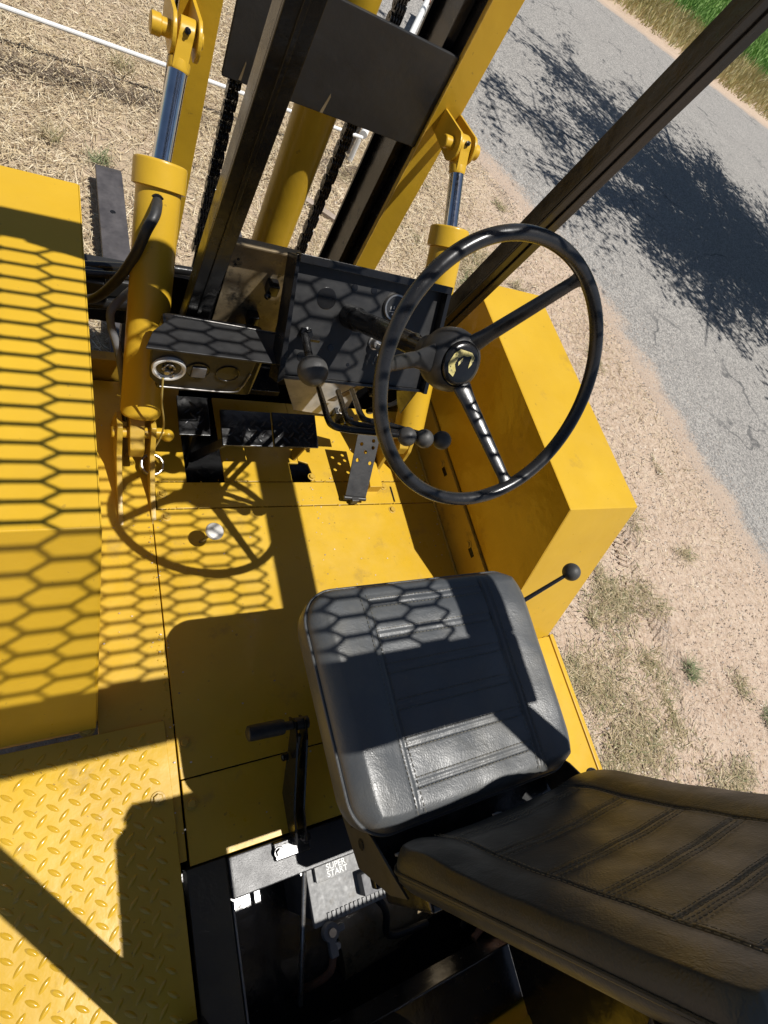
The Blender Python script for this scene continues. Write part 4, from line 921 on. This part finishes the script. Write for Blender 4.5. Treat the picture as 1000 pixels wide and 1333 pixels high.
# floor knob on short stem
bm = B(); cyl(bm, (.312, .560, ZF), (.330, .552, 1.035), .004, 12); fk = put('floor_button', bm, STEEL, FL)
bm = B(); lathe(bm, (.330, .552, 1.034), (.12, -.05, 1), [(0, .010), (.003, .021), (.009, .0225), (.013, .020), (.015, .012), (.0155, .001)], 32); put('button_cap', bm, SILVER, fk)

# ---- mast
def channel(x0, x1, name, mat_f):
    bm = B(); box(bm, x0, x1, 1.40, 1.412, .12, 3.0, .002); return put(name, bm, mat_f, FL)
rl = channel(.236, .316, 'mast_rail', YEL); rr = channel(.857, .934, 'mast_rail', YEL)
bm = B(); box(bm, .857, .868, 1.412, 1.53, .12, 3.0, .001); box(bm, .857, .915, 1.53, 1.542, .12, 3.0, .002); put('rail_web', bm, BLK, rr)
bm = B(); box(bm, .305, .316, 1.412, 1.53, .12, 3.0, .001); box(bm, .25, .316, 1.53, 1.542, .12, 3.0, .002); put('rail_web', bm, BLK, rl)
for s, x0 in ((1, .825), (-1, .285)):
    bm = B(); box(bm, x0, x0 + .026, 1.447, 1.455, .15, 2.9, .0015); box(bm, x0 + (.018 if s > 0 else 0), x0 + (.026 if s > 0 else .008), 1.455, 1.58, .15, 2.9, .0015); box(bm, x0, x0 + .026, 1.58, 1.59, .15, 2.9, .0015)
    put('inner_rail', bm, BLK, FL)
bm = B(); tube(bm, [(.858, 1.3985, z) for z in np.linspace(.7, 2.6, 20)], .003, 6); put('rail_edge_bead', bm, YELD, rr)
bm = B(); box(bm, .342, .862, 1.405, 1.417, 1.612, 1.836, .003); cm = put('crossmember', bm, BLKM, FL)
bm = B(); prism(bm, [(.578, 1.4045, 1.614), (.586, 1.4045, 1.614), (.592, 1.4045, 1.655), (.589, 1.4045, 1.662)], (0, -.0004, 0), 0); put('paint_scrape', bm, BRONZE, cm)
bm = B(); prism(bm, [(.378, 1.4045, 1.618), (.384, 1.4045, 1.618), (.387, 1.4045, 1.655), (.385, 1.4045, 1.66)], (0, -.0004, 0), 0); put('paint_scrape', bm, BRONZE, cm)
bm = B(); lathe(bm, (.607, 1.50, .2), (0, 0, 1), [(0, .056), (2.8, .056)], 40); put('lift_cylinder', bm, YEL, FL)
def chain(x):
    bm = B(); box(bm, x - .003, x + .003, 1.4745, 1.4815, .40, 2.9, 0); c = put('lift_chain', bm, BLK, FL)
    L1 = B(); P_ = .0254
    def lk(bm, w):
        prof = [(math.cos(a) * .0105, math.sin(a) * .0105 + .0127) for a in np.linspace(0, math.pi, 7)] + [(math.cos(a) * .0105, math.sin(a) * .0105 - .0127) for a in np.linspace(math.pi, 2 * math.pi, 7)]
        for xo in w: prism(bm, [(xo, y, z) for y, z in prof], (.003, 0, 0), 0)
        cyl(bm, (-.013, 0, .0127), (.013, 0, .0127), .004, 8, .0005)
    lk(L1, (-.012, -.0055, .0005, .0065)); L2 = B(); lk(L2, (-.0085, -.002, .0045, .0105))
    meshes = []
    for b in (L1, L2):
        me = bpy.data.meshes.new('link'); b.normal_update(); b.to_mesh(me); b.free(); me.materials.append(BLK); finish(me); meshes.append(me)
    off = base_of(c)
    for i in range(74):
        o = bpy.data.objects.new('link', meshes[i % 2]); link(o, c); o.location = Vector((x, 1.478, 1.10 + i * P_)) - off; o.scale = (1.12, 1.1, 1.0)
chain(.700); chain(.390)
# carriage, forks
bm = B(); box(bm, .10, 1.05, 1.60, 1.65, .62, .74, .004); box(bm, .10, 1.05, 1.60, 1.65, .22, .32, .004); cr = put('fork_carriage', bm, FORK, FL)
bm = B(); box(bm, .05, 1.1, 1.50, 1.58, .70, .82, .004); put('mast_crossbeam', bm, BLK, FL)
for x0, x1 in ((.232, .362), (.86, .99)):
    bm = B(); prism(bm, [(x0, 1.655, .06), (x0, 1.655, .80), (x0, 1.70, .80), (x0, 1.70, .105), (x0, 3.14, .105), (x0, 3.20, .085), (x0, 3.20, .075), (x0, 1.70, .055)], (x1 - x0, 0, 0), .004); fk_ = put('fork', bm, FORK, FL)
    bm = B(); lathe(bm, ((x0 + x1) / 2, 2.82, .1053), (0, 0, 1), [(0, .014), (.0012, .012)], 16); put('pin_hole', bm, BLK, fk_)

# ---- tilt cylinders
def tilt(pin, gland, bottom, side, hose):
    pin, gland, bottom = Vector(pin), Vector(gland), Vector(bottom); d = (gland - bottom).normalized(); L = (gland - bottom).length
    bm = B(); lathe(bm, bottom, d, [(0, .020), (.004, .040), (.012, .0445), (L - .055, .0445), (L - .05, .0445)], 44); o = put('tilt_cylinder', bm, YEL, FL, label='%s tilt cylinder barrel' % side)
    bm = B(); lathe(bm, gland - d * .052, d, [(0, .046), (.002, .0525), (.046, .0525), (.050, .051), (.052, .047), (.048, .024), (.048, .020)], 48); put('gland_nut', bm, YEL, o)
    e = (pin - gland).normalized(); bm = B(); cyl(bm, gland - e * .02, pin - e * .045, .0185, 36, .001); put('rod', bm, CHROME, o)
    # rod eye
    bm = B(); u = Vector((1, 0, 0)); v = e.cross(u).normalized(); prof = [pin + (e * math.cos(a) + v * math.sin(a)) * .027 for a in np.linspace(-1.9, 1.9, 15)] + [pin - e * .055 + v * .016 * -1 * -1, pin - e * .055 - v * .016]
    pts = [pin + (e * math.cos(a) + v * math.sin(a)) * .029 for a in np.linspace(-2.1, 2.1, 17)]
    pts += [pin - e * .060 + v * .017, pin - e * .060 - v * .017]
    prism(bm, [q - u * .0145 for q in pts], u * .029, .003); put('rod_eye', bm, YEL, o)
    bm = B(); lathe(bm, pin - e * .062, e, [(0, .019), (.004, .021), (.018, .021), (.020, .018)], 24); put('rod_collar', bm, YEL, o)
    bm = B(); q = pin + v * (.029 if v.z > 0 else -.029); lathe(bm, q, (q - pin), [(0, .006), (.006, .006), (.007, .003), (.012, .003)], 8); put('grease_nipple', bm, BLK, o)
    sx = -1 if side == 'left' else 1
    for off in (-.027, .019):
        bm = B(); pts = [pin + (Vector((0, -1, 0)) * math.cos(a) + Vector((0, 0, 1)) * math.sin(a)) * .038 for a in np.linspace(-1.35, 1.35, 15)] + [pin + Vector((0, .10, .026)), pin + Vector((0, .10, -.034))]
        prism(bm, [w + u * off for w in pts], u * .008, .002); put('mast_ear', bm, YEL, o)
    bm = B(); cyl(bm, pin - u * .052, pin + u * .034, .015, 24, .002); lathe(bm, pin - u * .062 if sx < 0 else pin + u * .034, u, [(0, .015), (.002, .0185), (.018, .0185), (.020, .016)], 20); put('pin', bm, YEL, o)
    return o
tl = tilt((.236, 1.30, 1.710), (.203, 1.165, 1.535), (.178, .83, 1.11), 'left', None)
tr = tilt((.910, 1.30, 1.705), (.918, 1.165, 1.575), (.921, .81, 1.147), 'right', None)
# base brackets
def base_br(x, y, z, lo=.20):
    for dx in (-.045, .030):
        bm = B(); prism(bm, [(x + dx, y - lo, ZF), (x + dx, y - lo * .65, ZF + .02), (x + dx, y - .045, z - .03), (x + dx, y - .01, z + .035), (x + dx, y + .04, z + .03), (x + dx, y + .10, ZF)], (.013, 0, 0), .0025); b = put('cylinder_bracket', bm, YELD, FL)
    bm = B(); cyl(bm, (x - .055, y, z), (x + .065, y, z), .014, 20, .002); ball(bm, (x + .072, y - .005, z), .016, 14); put('bracket_pin', bm, YEL, b)
    bm = B(); prism(bm, [(x - .018, y - .05, z - .035), (x - .018, y - .05, z + .0), (x - .018, y + .01, z + .05), (x - .018, y + .06, z + .05), (x - .018, y + .03, z - .03)], (.034, 0, 0), .004); put('barrel_lug', bm, YELD, b)
base_br(.172, .815, 1.065); base_br(.93, .83, 1.09, .09)
bm = B(); prism(bm, [(.835, .70, ZF), (.880, .70, ZF), (.880, .90, ZF), (.86, .90, ZF)], (0, 0, .035), .002); put('bracket_base', bm, YEL, FL)
# hoses
def hose(pts, r, mat=RUB, fit=True, label=None):
    bm = B(); P2 = smooth_path(pts, 10); tube(bm, P2, r, 14); o = put('hydraulic_hose', bm, mat, FL)
    if label: o['label'] = label
    if fit:
        a, b = Vector(P2[0]), Vector(P2[3]); d = (a - b).normalized(); bm = B()
        lathe(bm, b, d, [(0, r * 1.05), (.002, r * 1.35), (.030, r * 1.35), (.032, r)], 16); lathe(bm, a, d, [(0, r * 1.0), (.001, r * 1.5), (.012, r * 1.5), (.013, r * .9), (.022, r * .9)], 6); put('hose_fitting', bm, BLK, o)
    return o
hose([(.196, 1.105, 1.500), (.186, 1.050, 1.500), (.170, 1.025, 1.477), (.153, 1.025, 1.407), (.125, 1.045, 1.312), (.083, 1.10, 1.195), (.02, 1.18, 1.12)], .0105, label='hose curving from the left cylinder')
hose([(.155, .895, 1.03), (.152, .91, 1.075), (.140, .93, 1.160), (.128, .95, 1.215), (.116, .97, 1.253), (.115, .99, 1.279), (.140, 1.03, 1.284), (.17, 1.10, 1.25)], .0085, mat=GREY, label='dusty braided hose down to the bracket')
hose([(.90, .97, 1.02), (.915, .955, 1.06), (.95, .95, 1.12), (.96, 1.0, 1.24), (.93, 1.06, 1.40), (.92, 1.12, 1.5)], .0075, label='thin hose beside the right cylinder')
for a_, b_, r_ in (((.06, 1.22, 1.155), (.30, 1.24, 1.170), .010), ((.27, 1.20, 1.240), (.42, 1.20, 1.245), .012), ((.06, 1.24, 1.04), (.2, 1.24, 1.06), .018), ((.05, 1.28, 1.12), (.17, 1.27, 1.15), .014)):
    bm = B(); cyl(bm, a_, b_, r_, 16); put('cross_pipe', bm, BLK, FL)
bm = B(); cyl(bm, (.245, 1.21, 1.167), (.305, 1.215, 1.172), .013, 8, .001); cyl(bm, (.30, 1.215, 1.172), (.325, 1.215, 1.174), .018, 6, .001); put('pipe_coupling', bm, ZINC, FL)
bm = B(); box(bm, .04, .21, 1.27, 1.36, 1.02, 1.10, .01); box(bm, .075, .125, 1.20, 1.26, 1.10, 1.15, .008); put('valve_block', bm, BLKM, FL)
bm = B(); box(bm, .06, .30, 1.06, 1.09, .80, 1.03, .004); put('front_plate', bm, YELD, FL)
bm = B(); box(bm, .30, 1.09, 1.10, 1.13, .60, 1.0, .004); put('front_plate', bm, BLK, FL)

# ---- overhead guard: posts, roof frame, expanded metal, rear legs
GZ0, GZ1 = 2.43, 2.48
def post(xc, side):
    a = Vector((xc, .985, 1.10)); b = Vector((xc, .765, 2.44)); d = (b - a).normalized(); u = Vector((1, 0, 0)); v = d.cross(u).normalized(); w, h, t = .0245, .022, .006
    bm = B()
    def slab(x0, x1, y0, y1):
        poly = [a + u * x0 + v * y0, a + u * x1 + v * y0, a + u * x1 + v * y1, a + u * x0 + v * y1]; prism(bm, poly, d * (b - a).length, .002)
    slab(-w, w, -h, -h + t); slab(-w, -w + t, -h + t, h); slab(w - t, w, -h + t, h); slab(-w + t, w - t, h - t, h)
    o = put('guard_post', bm, BLK, FL)
    bm = B(); poly = [a + u * (-.004) + v * (h + .0), a + u * .004 + v * h, a + u * .004 + v * (h + .004), a + u * -.004 + v * (h + .004)]; prism(bm, poly, d * (b - a).length, .001); put('post_rib', bm, BLK, o)
    bm = B(); poly = [a + u * (-.004) - v * (h + .0), a + u * .004 - v * h, a + u * .004 - v * (h + .004), a + u * -.004 - v * (h + .004)]; prism(bm, poly, d * (b - a).length, .001); put('post_rib', bm, BLK, o)
post(.274, 'left'); post(.874, 'right')
bm = B()
box(bm, .09, 1.03, .750, .815, GZ0, GZ1, .005); box(bm, .09, 1.03, -.225, -.095, GZ0, GZ1, .005)
box(bm, .09, .165, -.093, .748, GZ0, GZ1, .005); box(bm, .935, 1.03, -.093, .748, GZ0, GZ1, .005)
gf = put('guard_frame', bm, BLK, FL)
bm = B(); pxm, pym = .152, .0335
fl_, rs = .050, .026
for k in range(-1, 27):
    for ph in (0, 1):
        # strand k: flat - rise - flat - fall, the mirrored strand shares its flats
        y_mid = .733 - (k + .5) * pym + (pym / 4 if ph else -pym / 4) * 1.0
        pts = []; x = .321 - pxm * 3 - fl_ / 2
        for c in range(9):
            s = 1 if ph == 0 else -1
            pts += [(x, -s), (x + fl_, -s), (x + fl_ + rs, s), (x + 2 * fl_ + rs, s)]; x += pxm
        P3 = [Vector((q[0], .733 - (k + .5) * pym + q[1] * (pym / 4 - .0006) + (pym / 2 if ph else 0) - pym / 4, GZ0 + .018)) for q in pts]
        P3 = [q for q in P3 if .15 < q.x < .95]
        if not (-.12 < P3[0].y < .77): continue
        for a_, b_ in zip(P3, P3[1:]):
            d = (b_ - a_); s_ = Vector((-d.y, d.x, 0)).normalized() * .0033
            e_ = d.normalized() * .001
            prism(bm, [a_ - s_ - e_, b_ - s_ + e_, b_ + s_ + e_, a_ + s_ - e_], (0, 0, .003), 0)
put('expanded_mesh', bm, BLK, gf, kind='stuff')
for x0 in (.155, .925):
    bm = B(); prism(bm, [(x0, -.180, GZ0), (x0, -.228, GZ0), (x0, -.228 - .155 * 1.36, 1.07), (x0, -.18 - .155 * 1.36, 1.07)], (.05, 0, 0), .003); put('guard_leg', bm, BLK, FL)
for x0 in (.155, .925):
    bm = B(); box(bm, x0, x0 + .05, -.46, -.38, .95, 1.075, .004); put('leg_foot', bm, BLK, FL)

# ------------------------------------------------------------------ battery in the engine bay
bt = thing('battery', 'grey car battery with white lettering under the front edge of the seat', 'battery', (.65, -.30, .68))
bm = B(); box(bm, .463, .84, -.335, -.232, .68, .885, .006); put('case', bm, GREY, bt)
bm = B(); box(bm, .458, .845, -.345, -.226, .885, .900, .003); put('lid', bm, BATT, bt)
bm = B(); box(bm, .475, .835, -.262, -.231, .900, .910, .003); put('cap_strip', bm, BATT, bt)
bm = B()
for i in range(26): box(bm, .49 + i * .011, .496 + i * .011, -.341, -.325, .900, .904, 0)
put('vent_grille', bm, BATT, bt)
def text(body, loc, size, rz, mat, parent, name):
    cu_ = bpy.data.curves.new(name, 'FONT'); cu_.body = body; cu_.size = size; cu_.extrude = .0004; cu_.space_line = .8; cu_.align_x = 'LEFT'; cu_.offset = size * .02
    tmp = bpy.data.objects.new('tmp', cu_); COL.objects.link(tmp); dg = bpy.context.evaluated_depsgraph_get(); dg.update()
    me = bpy.data.meshes.new_from_object(tmp.evaluated_get(dg)); bpy.data.objects.remove(tmp); me.materials.clear(); me.materials.append(mat)
    M = Matrix.Translation(Vector(loc) - base_of(parent)) @ Matrix.Rotation(rz, 4, 'Z'); me.transform(M)
    o = bpy.data.objects.new(name, me); link(o, parent); return o
bm = B(); box(bm, .475, .66, -.2625, -.2305, .9095, .9125, .001); put('label_strip', bm, BATT, bt)
text('SUPER\nSTART', (.502, -.2445, .9127), .0175, 0, PALE, bt, 'lettering')
bm = B()
for k in range(3): tube(bm, [(.592 + .011 * math.cos(a), -.247 + (k - 1) * .006 + .003 * math.sin(a), .913) for a in np.linspace(.3, 2.8, 8)], .0009, 5)
put('logo_mark', bm, PALE, bt)
bm = B(); box(bm, .575, .66, -.320, -.275, .900, .930, .003); put('handle', bm, GREY, bt)
bm = B(); lathe(bm, (.487, -.358, .905), (0, 0, 1), [(0, .010), (.02, .0085)], 16); put('terminal', bm, ZINC, bt)
cb = thing('battery_cable', 'dark clamp and brown cable on the battery terminal in the engine bay', 'cable', (.49, -.39, .80))
bm = B(); lathe(bm, (.487, -.358, .902), (0, 0, 1), [(0, .019), (.016, .018)], 20); box(bm, .478, .496, -.405, -.37, .899, .916, .003); box(bm, .497, .52, -.365, -.352, .904, .914, .002); put('clamp', bm, GREY, cb)
bm = B(); lathe(bm, (.497, -.385, .908), (-.2, -.2, 1), [(0, .008), (.008, .008)], 6); put('clamp_bolt', bm, ZINC, cb)
bm = B(); tube(bm, smooth_path([(.487, -.40, .905), (.478, -.43, .89), (.455, -.45, .85), (.44, -.47, .78), (.45, -.5, .7)]), .008, 10); put('lead', bm, RUST, cb)
bm = B(); cyl(bm, (.447, -.228, .925), (.436, -.335, .885), .0055, 12); cyl(bm, (.436, -.335, .885), (.42, -.48, .83), .0055, 12); put('battery_strap_rod', bm, ZINC, bt)
bm = B(); cyl(bm, (.447, -.235, .90), (.447, -.235, .70), .004, 8); put('tie_rod', bm, ZINC, bt)
